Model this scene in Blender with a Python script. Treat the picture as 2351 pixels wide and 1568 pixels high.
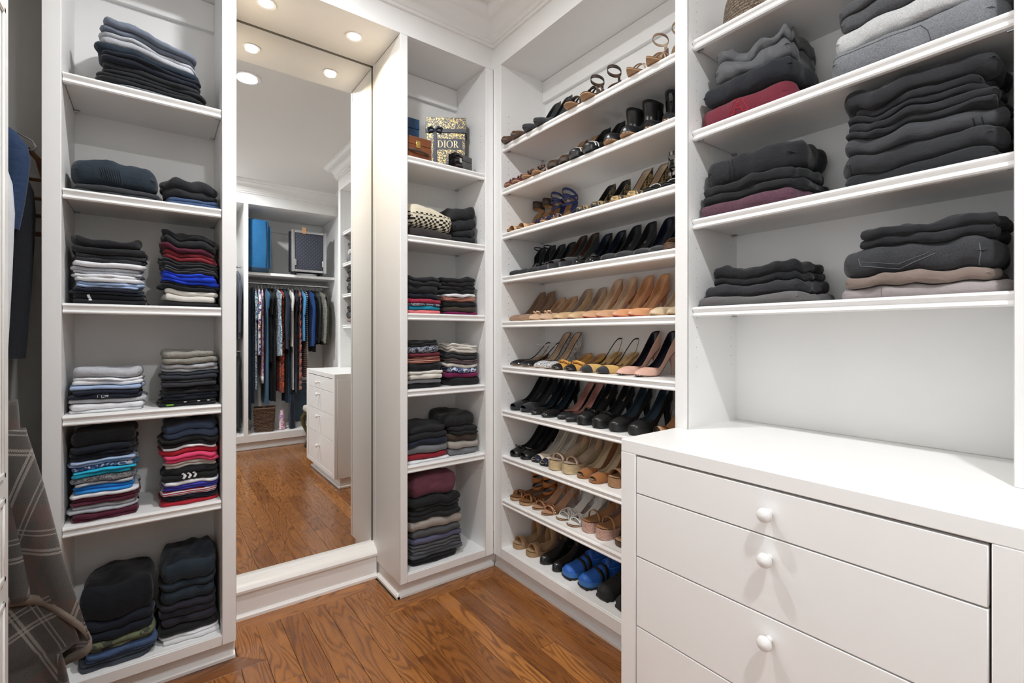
import bpy, bmesh, math, random
import numpy as np
from mathutils import Vector

for o in list(bpy.data.objects): bpy.data.objects.remove(o)
scene = bpy.context.scene
COL = scene.collection
PI = math.pi

# ---------------------------------------------------------------- camera
cam_d = bpy.data.cameras.new('camera'); cam = bpy.data.objects.new('camera', cam_d); COL.objects.link(cam)
cam_d.sensor_width = 36.0; cam_d.lens = 36.0 * 1091.0 / 2351.0
cam_d.shift_y = -16.0 / 2351.0
cam_d.clip_start = 0.02
cam.location = (0, 0, 1.2); cam.rotation_euler = (PI / 2, 0, -math.radians(36.87))
scene.camera = cam

# ---------------------------------------------------------------- world: soft daylight of the next room
W = bpy.data.worlds.new('world'); scene.world = W; W.use_nodes = True
bgn = W.node_tree.nodes['Background']; bgn.inputs[0].default_value = (0.90, 0.95, 1.0, 1); bgn.inputs[1].default_value = 1.7
scene.view_settings.view_transform = 'Standard'; scene.view_settings.look = 'None'
scene.view_settings.gamma = 1.0; scene.view_settings.use_curve_mapping = False
scene.view_settings.exposure = 0.0
cy = scene.cycles
cy.max_bounces = 7; cy.diffuse_bounces = 5; cy.glossy_bounces = 4; cy.use_adaptive_sampling = True; cy.adaptive_threshold = 0.06; cy.adaptive_min_samples = 16; cy.caustics_reflective = False; cy.caustics_refractive = False
cy.use_denoising = True
cy.sample_clamp_indirect = 6.0

# room numbers (metres)
CEIL = 2.78; SOF = 2.55; YF = 2.0; XS = 1.38; XE = 1.70; YB = 2.34; XL = -0.30; YFAR = -0.88
LAMPS = [(0.45, 1.36, 20.0), (0.45, -0.36, 28.0)]      # ceiling downlights x, y, watts: the one the mirror shows and the one that casts the upright's shadow on the chest top
MLAMPS = [(0.36, 2.15, 3.3), (0.72, 2.15, 3.3)]        # downlights over the mirror
def lamp_light(name, x, y, z, watt, col, size=0.07, spread=150):
    ld = bpy.data.lights.new(name, 'AREA'); ld.shape = 'DISK'; ld.size = size; ld.energy = watt; ld.color = col
    ld.spread = math.radians(spread)
    lo = bpy.data.objects.new(name, ld); COL.objects.link(lo); lo.location = (x, y, z)
    return lo
for (x, y, w), nm in zip(LAMPS, ('ceiling_lamp_mirror_side_offscreen', 'ceiling_lamp_wardrobe_side_offscreen')): lamp_light(nm, x, y, CEIL - 0.012, w, (0.965, 0.985, 1.0), 0.11, 170)
for x, y, w in MLAMPS: lamp_light('mirror_downlight', x, y, SOF - 0.012, w, (1.0, 0.80, 0.55), 0.05, 150)
# daylight of the next room, through the doorway of the open door
d_ = bpy.data.lights.new('doorway_daylight_offscreen', 'AREA'); d_.shape = 'RECTANGLE'; d_.size = 2.0; d_.size_y = 0.78; d_.cycles.is_portal = True
o_ = bpy.data.objects.new('doorway_daylight_offscreen', d_); COL.objects.link(o_); o_.location = (XL - 0.11, 0.38, 1.02); o_.rotation_euler = (0, -PI / 2, 0)

# ---------------------------------------------------------------- helpers
def tag(o, label=None, cat=None, group=None, kind=None):
    if label: o['label'] = label
    if cat: o['category'] = cat
    if group: o['group'] = group
    if kind: o['kind'] = kind
    return o
def empty(name, loc=(0, 0, 0), rz=0.0, parent=None):
    o = bpy.data.objects.new(name, None); COL.objects.link(o); o.empty_display_size = 0.05
    o.location = loc; o.rotation_euler = (0, 0, rz)
    if parent: o.parent = parent
    return o
def link(name, me, parent=None, loc=(0, 0, 0), rz=0.0):
    o = bpy.data.objects.new(name, me); COL.objects.link(o); o.location = loc; o.rotation_euler = (0, 0, rz)
    if parent: o.parent = parent
    return o
def mesh(name, V, F, mats, smooth=True, angle=40, mi=None, weld=0.0, orient=False):
    me = bpy.data.meshes.new(name)
    me.from_pydata([tuple(map(float, v)) for v in V], [], [tuple(int(i) for i in f) for f in F])
    if not isinstance(mats, (list, tuple)): mats = [mats]
    for m in mats: me.materials.append(m)
    if weld:
        bm = bmesh.new(); bm.from_mesh(me); bmesh.ops.remove_doubles(bm, verts=bm.verts, dist=weld)
        bmesh.ops.recalc_face_normals(bm, faces=bm.faces); bm.to_mesh(me); bm.free()
    if orient:
        tot = sum(p.normal.y * p.center.y * p.area for p in me.polygons)
        if tot < 0: me.flip_normals()
    if mi is not None: me.polygons.foreach_set('material_index', mi)
    if smooth:
        me.polygons.foreach_set('use_smooth', [True] * len(me.polygons))
        me.set_sharp_from_angle(angle=math.radians(angle))
    me.update(); return me
class MB:
    """collects pieces of one part"""
    def __init__(s): s.V = []; s.F = []
    def add(s, V, F):
        n = len(s.V); s.V += [tuple(v) for v in V]; s.F += [tuple(i + n for i in f) for f in F]; return s
    def box(s, x0, x1, y0, y1, z0, z1):
        V = [(x, y, z) for x in (x0, x1) for y in (y0, y1) for z in (z0, z1)]
        return s.add(V, [(0, 1, 3, 2), (4, 6, 7, 5), (0, 4, 5, 1), (2, 3, 7, 6), (0, 2, 6, 4), (1, 5, 7, 3)])
    def tube(s, P, r, n=8, cap=True, closed=False):
        V, F = tube(P, r, n, cap, closed); return s.add(V, F)
    def lathe(s, prof, n=20, c=(0, 0, 0), axis='z'):
        V, F = lathe(prof, n)
        if axis == 'x': V = [(z, y, -x) for x, y, z in V]
        if axis == 'y': V = [(x, z, -y) for x, y, z in V]
        return s.add([(v[0] + c[0], v[1] + c[1], v[2] + c[2]) for v in V], F)
    def build(s, name, mat, parent=None, loc=(0, 0, 0), rz=0.0, bevel=0.0, smooth=True, angle=40, seg=1):
        me = mesh(name, s.V, s.F, mat, smooth=False)
        bm = bmesh.new(); bm.from_mesh(me); bmesh.ops.recalc_face_normals(bm, faces=bm.faces)
        if bevel: bmesh.ops.bevel(bm, geom=list(bm.edges), offset=bevel, segments=seg, affect='EDGES', profile=0.6, clamp_overlap=True)
        bm.to_mesh(me); bm.free()
        if smooth:
            me.polygons.foreach_set('use_smooth', [True] * len(me.polygons)); me.set_sharp_from_angle(angle=math.radians(angle))
        return link(name, me, parent, loc, rz)
def tube(P, r, n=8, cap=True, closed=False):
    P = [Vector(p) for p in P]; m = len(P); V = []; F = []
    rr = r if isinstance(r, (list, tuple)) else [r] * m
    up = None
    for i in range(m):
        a = P[(i - 1) % m] if (closed or i > 0) else P[i]; b = P[(i + 1) % m] if (closed or i < m - 1) else P[i]
        t = (b - a).normalized()
        if up is None:
            up = Vector((0, 0, 1)) if abs(t.z) < .9 else Vector((1, 0, 0))
        u = (up - t * up.dot(t)).normalized(); up = u; w = t.cross(u)
        for k in range(n):
            an = 2 * PI * k / n; V.append(P[i] + (u * math.cos(an) + w * math.sin(an)) * rr[i])
    for i in range(m if closed else m - 1):
        for k in range(n):
            j = (i + 1) % m
            F.append((i * n + k, i * n + (k + 1) % n, j * n + (k + 1) % n, j * n + k))
    if cap and not closed:
        F.append(tuple(range(n))[::-1]); F.append(tuple((m - 1) * n + k for k in range(n)))
    return [tuple(v) for v in V], F
def lathe(prof, n=20):
    V = []; F = []
    for r, z in prof:
        for k in range(n):
            a = 2 * PI * k / n; V.append((r * math.cos(a), r * math.sin(a), z))
    for i in range(len(prof) - 1):
        for k in range(n): F.append((i * n + k, i * n + (k + 1) % n, (i + 1) * n + (k + 1) % n, (i + 1) * n + k))
    F.append(tuple(range(n))[::-1]); F.append(tuple((len(prof) - 1) * n + k for k in range(n)))
    return V, F
def box(name, x0, x1, y0, y1, z0, z1, mat, parent=None, bevel=0.0015, seg=1):
    cx, cy_, cz = (x0 + x1) / 2, (y0 + y1) / 2, z0
    return MB().box(x0 - cx, x1 - cx, y0 - cy_, y1 - cy_, 0, z1 - z0).build(name, mat, parent, (cx, cy_, cz), bevel=bevel, seg=seg)
def extr(name, prof, x0, x1, mat, parent=None, loc=(0, 0, 0), rz=0):
    """profile [(y, z)] pulled along x"""
    n = len(prof); V = [(x0, y, z) for y, z in prof] + [(x1, y, z) for y, z in prof]
    F = [(i, (i + 1) % n, n + (i + 1) % n, n + i) for i in range(n)] + [tuple(range(n))[::-1], tuple(range(n, 2 * n))]
    b = MB(); b.add(V, F); return b.build(name, mat, parent, loc, rz, angle=30)
def poly_extr(name, pts, z0, z1, mat, parent=None, loc=(0, 0, 0), rz=0, bevel=0.0):
    n = len(pts); V = [(x, y, z0) for x, y in pts] + [(x, y, z1) for x, y in pts]
    F = [(i, (i + 1) % n, n + (i + 1) % n, n + i) for i in range(n)] + [tuple(range(n))[::-1], tuple(range(n, 2 * n))]
    b = MB(); b.add(V, F); return b.build(name, mat, parent, loc, rz, bevel=bevel, angle=30)
def sst(a, b, x):
    t = np.clip((np.asarray(x, float) - a) / (b - a), 0, 1); return t * t * (3 - 2 * t)

# ---------------------------------------------------------------- materials
MAT = {}
class NT:
    def __init__(s, m): s.t = m.node_tree; s.n = s.t.nodes; s.l = s.t.links; s.b = s.n['Principled BSDF']
    def new(s, typ, **k):
        nd = s.n.new('ShaderNode' + typ)
        for a, v in k.items():
            if a.startswith('i_'): nd.inputs[int(a[2:]) if a[2:].isdigit() else a[2:]].default_value = v
            else: setattr(nd, a, v)
        return nd
    def k(s, a, b): s.l.new(a, b)
    def math(s, op, a, b=None, clamp=False):
        nd = s.new('Math', operation=op, use_clamp=clamp)
        for i, v in enumerate((a, b)):
            if v is None: continue
            if isinstance(v, (int, float)): nd.inputs[i].default_value = v
            else: s.k(v, nd.inputs[i])
        return nd.outputs[0]
    def mix(s, f, a, b):
        nd = s.new('Mix', data_type='RGBA')
        for i, v in ((0, f), (6, a), (7, b)):
            if isinstance(v, (int, float)): nd.inputs[i].default_value = v
            elif isinstance(v, tuple): nd.inputs[i].default_value = v if len(v) == 4 else v + (1,)
            else: s.k(v, nd.inputs[i])
        return nd.outputs[2]
    def ramp(s, f, stops, interp='LINEAR'):
        nd = s.new('ValToRGB'); nd.color_ramp.interpolation = interp; e = nd.color_ramp.elements
        while len(e) < len(stops): e.new(0.5)
        for i, (p, c) in enumerate(stops): e[i].position = p; e[i].color = (c + (1,)) if len(c) == 3 else c
        s.k(f, nd.inputs[0]); return nd.outputs[0]
    def coord(s, kind='Object', scale=(1, 1, 1), rot=(0, 0, 0), loc=None):
        tc = s.new('TexCoord'); mp = s.new('Mapping'); mp.inputs[3].default_value = scale; mp.inputs[2].default_value = rot
        s.k(tc.outputs[kind], mp.inputs[0])
        if loc is not None: s.k(loc, mp.inputs[1])
        return mp.outputs[0]
    def noise(s, v, scale, detail=3, rough=0.5, dist=0.0):
        nd = s.new('TexNoise'); nd.inputs['Scale'].default_value = scale; nd.inputs['Detail'].default_value = detail
        nd.inputs['Roughness'].default_value = rough; nd.inputs['Distortion'].default_value = dist; s.k(v, nd.inputs['Vector']); return nd.outputs[0]
    def bump(s, h, st, dist=0.001, prev=None):
        nd = s.new('Bump'); nd.inputs['Strength'].default_value = st; nd.inputs['Distance'].default_value = dist; s.k(h, nd.inputs['Height'])
        if prev is not None: s.k(prev, nd.inputs['Normal'])
        return nd.outputs[0]
def newmat(name, col=(.8, .8, .8), rough=.5, **kw):
    if name in MAT: return MAT[name]
    m = bpy.data.materials.new(name); m.use_nodes = True; t = NT(m)
    t.b.inputs['Base Color'].default_value = col + (1,); t.b.inputs['Roughness'].default_value = rough
    for k, v in kw.items(): t.b.inputs[k].default_value = v
    MAT[name] = m; return m
def srgb(r, g, b):
    f = lambda c: (c / 255 / 12.92) if c / 255 <= .04045 else ((c / 255 + .055) / 1.055) ** 2.4
    return (f(r), f(g), f(b))
def paint(name, col, rough=.42, strength=.25):
    if name in MAT: return MAT[name]
    m = newmat(name, col, rough); t = NT(m)
    v = t.coord('Object', (1, 1, .25)); n = t.noise(v, 90, 3); n2 = t.noise(t.coord('Object'), 2.5, 2)
    c = t.mix(t.math('MULTIPLY', n2, .35), col, tuple(x * .93 for x in col)); t.k(c, t.b.inputs['Base Color'])
    t.k(t.bump(n, strength, .0006), t.b.inputs['Normal']); return m
WHITE = paint('white_cabinet_paint', (.86, .855, .845))
TRIM = paint('white_trim_paint', (.88, .875, .865), .35, .1)
WALLM = paint('wall_paint', (.80, .785, .755), .7, .3)
CEILM = paint('ceiling_paint', (.80, .79, .76), .8, .2)
RAWWOOD = newmat('bare_plywood', (.50, .36, .22), .7)
CHROME = newmat('chrome', (.75, .75, .76), .15, Metallic=1.0)
STEEL = newmat('brushed_steel', (.55, .55, .56), .3, Metallic=1.0)
GOLD = newmat('gold_metal', (.80, .55, .18), .25, Metallic=1.0)
MIRROR = newmat('mirror_silver', (.93, .94, .935), .0, Metallic=1.0)
BLACKP = newmat('black_plastic', (.012, .012, .013), .35)
WPLASTIC = newmat('white_plastic', (.82, .82, .80), .3)
KNOB = newmat('white_porcelain', (.85, .85, .84), .12)
LAMPGLOW = newmat('lamp_glow', (1, 1, 1), .5); LAMPGLOW.node_tree.nodes['Principled BSDF'].inputs['Emission Color'].default_value = (1, .93, .8, 1)
LAMPGLOW.node_tree.nodes['Principled BSDF'].inputs['Emission Strength'].default_value = 6.0
def wood_floor():
    m = newmat('oak_floor', (.3, .12, .04), .28); t = NT(m)
    oi = t.new('ObjectInfo'); r = oi.outputs['Random']
    cmb = t.new('CombineXYZ'); t.k(t.math('MULTIPLY', r, 37.0), cmb.inputs[0]); t.k(t.math('MULTIPLY', r, 91.0), cmb.inputs[1]); t.k(t.math('MULTIPLY', r, 13.0), cmb.inputs[2])
    v = t.coord('Object', (1, .13, 1), loc=cmb.outputs[0])
    n = t.noise(v, 8.0, 2.0, .45, .3)
    rings = t.math('SINE', t.math('MULTIPLY', n, 165.0))
    wob = t.noise(v, 60, 2)
    rings = t.math('ADD', rings, t.math('MULTIPLY', t.math('SUBTRACT', wob, .5), 1.3))
    line = t.ramp(t.math('MULTIPLY_ADD', rings, .5, None), [(0, (0, 0, 0)), (1, (1, 1, 1))]) if False else t.math('ADD', t.math('MULTIPLY', rings, .5), .5, True)
    grain = t.ramp(line, [(0.0, (1, 1, 1)), (.22, (.55, .55, .55)), (.45, (.14, .14, .14)), (1.0, (0, 0, 0))])
    vp = t.coord('Object', (1, .025, 1), loc=cmb.outputs[0]); pores = t.noise(vp, 420, 2, .6)
    pm = t.ramp(pores, [(.52, (0, 0, 0)), (.68, (1, 1, 1))])
    big = t.noise(t.coord('Object', (1, .3, 1), loc=cmb.outputs[0]), 5, 2)
    base = t.mix(big, (.42, .172, .044), (.27, .098, .024))
    tint = t.ramp(r, [(0, (.72, .66, .60)), (.35, (.95, .92, .88)), (.7, (1.08, 1.08, 1.08)), (1, (1.3, 1.3, 1.25))])
    mul = t.new('Mix', data_type='RGBA', blend_type='MULTIPLY'); mul.inputs[0].default_value = 1; t.k(base, mul.inputs[6]); t.k(tint, mul.inputs[7])
    c = t.mix(t.math('MULTIPLY', grain, .66), mul.outputs[2], (.095, .030, .008))
    c = t.mix(t.math('MULTIPLY', pm, .45), c, (.08, .025, .007))
    t.k(c, t.b.inputs['Base Color'])
    t.k(t.math('ADD', t.math('MULTIPLY', pm, .12), .27), t.b.inputs['Roughness'])
    t.k(t.bump(t.math('ADD', pm, grain), .12, .0006), t.b.inputs['Normal'])
    t.b.inputs['Coat Weight'].default_value = .25; t.b.inputs['Coat Roughness'].default_value = .18
    return m
OAK = wood_floor()
# ================================================================ the room
def S(o): o['kind'] = 'structure'; return o
# floor slab + individually laid planks
fl = S(box('floor', -1.0, 1.80, -1.65, 2.60, -.06, -.012, newmat('subfloor', (.24, .14, .07), .9), None, 0))
FX, FY, FZ = fl.location
random.seed(5)
def plank(pts, along='y'):
    cx = sum(p[0] for p in pts) / len(pts); cy_ = sum(p[1] for p in pts) / len(pts)
    if along == 'y': q = [(x - cx, y - cy_) for x, y in pts]; rz = 0
    else: q = [(y - cy_, -(x - cx)) for x, y in pts]; rz = PI / 2        # local y runs along world x
    return poly_extr('plank', q, -.012, 0, OAK, fl, (cx - FX, cy_ - FY, -FZ), rz, bevel=.0006)
G = .0007; PWD = .083
bx = .085
# border boards along the walls, mitred
XK = 1.415; YK = 2.03; RB = 2.275; RL = .245; RR = .862
plank([(RL, RB), (RR, RB), (RR - bx, RB - bx), (RL + bx, RB - bx)], 'x')
plank([(RR, RB), (RR, YK), (RR - bx, YK - bx), (RR - bx, RB - bx)], 'y')
plank([(RL, YK), (RL, RB), (RL + bx, RB - bx), (RL + bx, YK - bx)], 'y')
plank([(RR, YK), (XK, YK), (XK - bx, YK - bx), (RR - bx, YK - bx)], 'x')
plank([(XL - .55, YK), (RL, YK), (RL + bx, YK - bx), (XL - .55, YK - bx)], 'x')
for y1, y0 in ((YK, .9), (.9, .05)):
    plank([(XK, y0), (XK, y1), (XK - bx, y1 - (bx if y1 == YK else 0)), (XK - bx, y0)], 'y')
plank([(XL, YFAR - .03), (XK + .28, YFAR - .03), (XK + .28, YFAR - .03 + bx), (XL, YFAR - .03 + bx)], 'x')
for xa0, xb0, top in ((XL - .55, RL + bx, YK - bx), (RL + bx, RR - bx, RB - bx), (RR - bx, XK - bx, YK - bx), (XK - bx, XK + .28, .05)):
    n = max(1, round((xb0 - xa0) / PWD)); wd = (xb0 - xa0) / n
    for i in range(n):
        xa, xb = xa0 + i * wd, xa0 + (i + 1) * wd
        y = YFAR - .03 + bx; first = True
        while y < top - .01:
            y1 = min(y + random.uniform(.25 if first else .6, 1.3), top); first = False
            if top - y1 < .25: y1 = top
            plank([(xa + G, y + G), (xb - G, y + G), (xb - G, y1 - G), (xa + G, y1 - G)], 'y')
            y = y1
# shell
S(box('wall_back', -1.0, 1.80, YB + .05, YB + .15, 0, 2.9, WALLM, None, 0))
S(box('wall_right', XE + .02, XE + .12, -1.65, YB + .05, 0, 2.9, WALLM, None, 0))
S(box('wall_front', XL - .12, XE + .02, -1.65, -1.55, 0, 2.9, WALLM, None, 0))
S(box('wall_far', XL, .43, YFAR - .10, YFAR, 0, CEIL, WALLM, None, 0))
# left wall with the doorway the photographer came through
DY0, DY1, DZ = -.02, .78, 2.05
wl = MB(); wl.box(XL - .12, XL, YFAR - .10, DY0, 0, CEIL); wl.box(XL - .12, XL, DY1, 1.62, 0, CEIL); wl.box(XL - .12, XL, DY0, DY1, DZ, CEIL)
S(wl.build('wall_left', WALLM))
S(box('wall_corner', -1.0, -.90, 1.50, YB + .05, 0, 2.9, WALLM, None, 0))
S(box('wall_side', -.90, XL - .12, 1.50, 1.60, 0, 2.9, WALLM, None, 0))
S(box('ceiling', -1.0, 1.80, -1.65, YB + .15, CEIL, CEIL + .1, CEILM, None, 0))
# floor of the room beyond the doorway
S(box('floor_hall', -1.75, -1.0, -1.08, 1.60, -.06, 0, OAK, None, 0)); S(box('floor_sill', -1.0, XL - .55, -1.08, 1.50, -.012, 0, OAK, None, 0))
dc = MB(); dc.box(XL - .13, XL + .015, DY0 - .06, DY0, 0, DZ); dc.box(XL - .13, XL + .015, DY1, DY1 + .03, 0, DZ); dc.box(XL - .13, XL + .015, DY0 - .06, DY1 + .03, DZ, DZ + .06)
S(dc.build('trim_1', TRIM, bevel=.003))
# fascia and crown around the room, one mitred run
PATH = [(XL, YF), (XS, YF), (XS, .10), (XE + .02, .10), (XE + .02, YFAR), (XL, YFAR)]
def run(name, prof, mat, path=PATH):
    """profile [(inward offset, z)] swept round the closed room outline (clockwise seen from above)"""
    n = len(path); ring = []
    for i in range(n):
        p0, p1, p2 = path[i - 1], path[i], path[(i + 1) % n]
        d1 = Vector((p1[0] - p0[0], p1[1] - p0[1])).normalized(); d2 = Vector((p2[0] - p1[0], p2[1] - p1[1])).normalized()
        n1 = Vector((d1.y, -d1.x)); n2 = Vector((d2.y, -d2.x))
        ring.append(n1 + n2)
    V = []; F = []; m = len(prof)
    for i in range(n):
        for e, z in prof: V.append((path[i][0] + ring[i].x * e, path[i][1] + ring[i].y * e, z))
    for i in range(n):
        j = (i + 1) % n
        for k in range(m):
            k2 = (k + 1) % m; F.append((i * m + k, i * m + k2, j * m + k2, j * m + k))
    b = MB(); b.add(V, F); return S(b.build(name, mat, angle=25))
run('trim_2', [(0, SOF), (0, CEIL), (-.02, CEIL), (-.02, SOF)], WHITE)
cr = [(0, 2.655), (.012, 2.655), (.015, 2.660), (.012, 2.667), (.020, 2.670), (.026, 2.678), (.026, 2.684), (.032, 2.690)]
cr += [(.032 + .046 * (1 - math.cos(a)), 2.690 + .052 * math.sin(a)) for a in np.linspace(.1, PI / 2, 7)]
cr += [(.082, 2.744), (.088, 2.748), (.088, 2.754), (.096, 2.760), (.102, 2.768), (.110, 2.770), (.110, CEIL), (0, CEIL)]
run('trim_3', cr, TRIM)
# baseboard below the mirror: plain board, shoe strip and the fat rounded moulding
bb = [(0, 0), (-.012, 0), (-.012, .012), (-.006, .020), (.0, .022), (.0, .100), (-.006, .104), (-.012, .112), (-.013, .122), (-.006, .134), (.006, .144), (.022, .150), (.026, .156), (.034, .158), (.038, .164), (.060, .166), (.060, 0)]
S(extr('baseboard_back', [(y + 2.285, z) for y, z in bb], .237, .875, TRIM))
# ceiling downlights
def downlight(x, y, z, r, label):
    t = empty('downlight', (x, y, z)); tag(t, label, 'ceiling light')
    MB().lathe([(r * .72, -.001), (r, -.004), (r, 0), (r * .75, 0)], 28).build('trim_ring', TRIM, t)
    MB().lathe([(r * .70, -.0025), (r * .45, -.002), (.002, -.002)], 24).build('lens', LAMPGLOW, t)
    return t
dl = ['recessed ceiling downlight in front of the mirror recess', 'recessed ceiling downlight in front of the hanging wardrobe']
for (x, y, w), lb in zip(LAMPS, dl): downlight(x, y, CEIL - .0005, .075, lb)
for (x, y, w), lb in zip(MLAMPS, ['small warm downlight over the mirror beside the folded shirt cabinet', 'small warm downlight over the mirror beside the boxes cabinet']):
    downlight(x, y, SOF - .0005, .038, lb)
S(box('trim_4', .237, .875, YF + .02, YB + .05, SOF, SOF + .02, WHITE, None, 0))
S(box('trim_5', .875, .911, YF + .306, YB + .05, 0, SOF, WHITE, None, 0)); S(box('trim_6', .19, .237, YF + .306, YB + .05, 0, SOF, WHITE, None, 0))
# mirror
mt = empty('wall_mirror', (.55, YB, .160)); tag(mt, 'tall frameless wall mirror with a thin dark edge above the baseboard', 'mirror')
MB().box(-.322, .318, -.004, 0, 0, 2.388).build('glass', MIRROR, mt, bevel=0)
em = MB(); em.box(.318, .325, -.006, .002, 0, 2.390); em.box(-.322, .325, -.006, .002, 2.382, 2.390); em.box(-.322, .325, -.007, .002, -.004, .001)
em.build('edge_strip', newmat('mirror_edge', (.10, .095, .08), .4), mt)
# open panelled door against the left wall
dr = empty('door_1', (XL + .005, .80, 0.01)); S(dr)
MB().box(0, .018, 0, .805, 0, 2.03).build('slab', TRIM, dr, bevel=.002)
def door_panel(y0, y1, z0, z1):
    b = MB(); w = .014
    b.box(.018, .023, y0, y1, z0, z0 + w); b.box(.018, .023, y0, y1, z1 - w, z1); b.box(.018, .023, y0, y0 + w, z0, z1); b.box(.018, .023, y1 - w, y1, z0, z1)
    p = b.build('panel_moulding', TRIM, dr, bevel=.002)
    MB().box(.018, .0215, y0 + .04, y1 - .04, z0 + .04, z1 - .04).build('panel', TRIM, p, bevel=.003)
for z0, z1 in ((.10, .585), (.63, .82), (.865, 1.93)):
    for y0, y1 in ((.06, .38), (.43, .755)): door_panel(y0, y1, z0, z1)
dr.rotation_euler = (0, 0, 0)

# ================================================================ cabinets
NOSE = [(.0, 0), (-.004, -.002), (-.006, -.007), (-.004, -.011), (-.0005, -.013), (.002, -.017), (.001, -.021), (-.003, -.024), (-.004, -.028), (-.001, -.032), (.012, -.032), (.012, 0)]
def holes(parent, xs, side, ys, z0, z1, ya, yb, za, zb_, pitch=.0325, dep=.009, r=.0026, c_=.006):
    """inner face of a cabinet side with its rows of drilled holes; side = +1 when the face looks to +x"""
    b = MB()
    def q(p): b.add([(xs + dx, y, z) for dx, y, z in p], [tuple(range(len(p))) if side > 0 else tuple(range(len(p)))[::-1]])
    cut = [ya]
    for y in ys: cut += [y - c_, y + c_]
    cut.append(yb); n = int((z1 - z0) / pitch) + 1; zs = [z0 + k * pitch for k in range(n)]; lo = z0 - pitch / 2; hi = zs[-1] + pitch / 2
    for i in range(len(cut) - 1):
        y0, y1 = cut[i], cut[i + 1]
        if i % 2 == 0: q([(0, y0, za), (0, y1, za), (0, y1, zb_), (0, y0, zb_)]); continue
        q([(0, y0, za), (0, y1, za), (0, y1, lo), (0, y0, lo)]); q([(0, y0, hi), (0, y1, hi), (0, y1, zb_), (0, y0, zb_)])
        y = (y0 + y1) / 2
        for z in zs:
            h = pitch / 2; out = [(y + c_, z), (y + c_, z + h), (y, z + h), (y - c_, z + h), (y - c_, z), (y - c_, z - h), (y, z - h), (y + c_, z - h)]
            ring = [(y + r * math.cos(a), z + r * math.sin(a)) for a in np.linspace(0, 2 * PI, 9)[:-1]]
            for k in range(8):
                j = (k + 1) % 8
                q([(0, *ring[k]), (0, *out[k]), (0, *out[j]), (0, *ring[j])])
                q([(-side * dep, *ring[k]), (0, *ring[k]), (0, *ring[j]), (-side * dep, *ring[j])])
            q([(-side * dep, *p) for p in ring])
    me = mesh('drilled_face', b.V, b.F, WHITE, smooth=False)
    return link('drilled_face', me, parent)
_v, _f = tube([(-.008, 0, 0), (.008, 0, 0)], .0035, 8)
PINME = mesh('shelf_pin', _v, _f, STEEL)
def shelf_board(parent, x0, x1, y0, d, z):
    s_ = box('shelf', x0 + .0015, x1 - .0015, y0 + .010, d, z - .020, z, WHITE, parent, .001)
    cx, cy_, cz = s_.location
    extr('front_moulding', [(y + y0 - cy_, zz + z - cz) for y, zz in NOSE], x0 + .0015 - cx, x1 - .0015 - cx, TRIM, s_)
    for xx, sg in ((x0, 1), (x1, -1)):
        for yy in (y0 + .035, d - .03):
            link('shelf_pin', PINME, s_, (xx + sg * .0085 - cx, yy - cy_, z - .024 - cz))
    return s_
def cabinet(name, label, loc, rz, w, d, sl, sr, zt, shelves, z0=.115, zb=.078, shoe_left=False, base=True, toe0=0.0, sy=.012, cleat=True, pins=True):
    t = empty(name, loc, rz); tag(t, label, 'cabinet')
    box('stile', 0, sl, 0, .02, zb if base else 0, zt, WHITE, t); box('stile', w - sr, w, 0, .02, zb if base else 0, zt, WHITE, t)
    box('side_panel', 0.001, sl - .012, .02, d, zb if base else 0, zt, WHITE, t); box('side_panel', w - sr + .012, w - .001, .02, d, zb if base else 0, zt, WHITE, t)
    box('back_panel', sl, w - sr, d - .002, d + .012, zb if base else 0, zt, WHITE, t, 0)
    box('top_panel', sl, w - sr, .02, d, zt - .0005, zt + .018, WHITE, t, 0)
    if base:
        box('bottom_rail', sl, w - sr, 0, .02, zb, z0 - .001, WHITE, t)
        box('bottom_board', sl, w - sr, .012, d, z0 - .018, z0, WHITE, t)
        box('toe_kick', .012 if shoe_left else toe0, w + (.0445 if shoe_left else 0), .045, d, 0, zb, WHITE, t, 0)
        k = extr('base_shoe', [(.045, 0), (.030, 0), (.030, .010), (.036, .018), (.045, .022)], toe0 * .65, w + (.027 if shoe_left else 0), TRIM, t)
        if shoe_left: extr('base_shoe', [(.012, 0), (-.003, 0), (-.003, .010), (.003, .018), (.012, .022)], -.285, -.030, TRIM, t, (0, 0, 0), 0).rotation_euler = (0, 0, -PI / 2)
    if cleat: box('cleat', sl, w - sr, d - .022, d - .002, zt - .115, zt - .002, WHITE, t)
    for z in shelves: shelf_board(t, sl, w - sr, sy, d, z)
    if pins:
        zz0 = (z0 if base else shelves[0]) + .12
        for xs, sg in ((sl, 1), (w - sr, -1)): holes(t, xs, sg, (.048, d - .040), zz0, zt - .24, .018, d, zb, zt)
    return t
SH = [.600, .947, 1.298, 1.655, 2.015]
cabinet('shelf_cabinet', 'tall white shelf cabinet of folded clothes between open door and mirror', (-.276, YF, 0), 0, .513, .305, .044, .045, SOF, SH)
cabinet('shelf_cabinet', 'narrow white shelf cabinet with gift boxes between mirror and shoe shelves', (.875, YF, 0), 0, .505, .305, .036, .046, SOF, SH, shoe_left=True)
SHOEZ = [.377, .596, .8235, 1.043, 1.266, 1.490, 1.706, 1.930, 2.145]
cabinet('shoe_cabinet', 'wide white shelf cabinet filled with rows of shoes', (XS, YF, 0), -PI / 2, 1.1065, .295, .068, .0445, SOF, SHOEZ, z0=.133, zb=.083, toe0=-.0440)
UPZ = [1.290, 1.575, 1.864, 2.159]
DT = .893
UY = .937      # start of the right hand unit
up = empty('upper_cabinet', (XS, .892, DT), -PI / 2); tag(up, 'white open shelf cabinet of dark folded clothes above the chest of drawers', 'cabinet')
uw = .795; ul, ur = .0, .062; zt = SOF - DT
box('stile', uw - ur, uw, 0, .02, 0, zt, WHITE, up)
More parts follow.
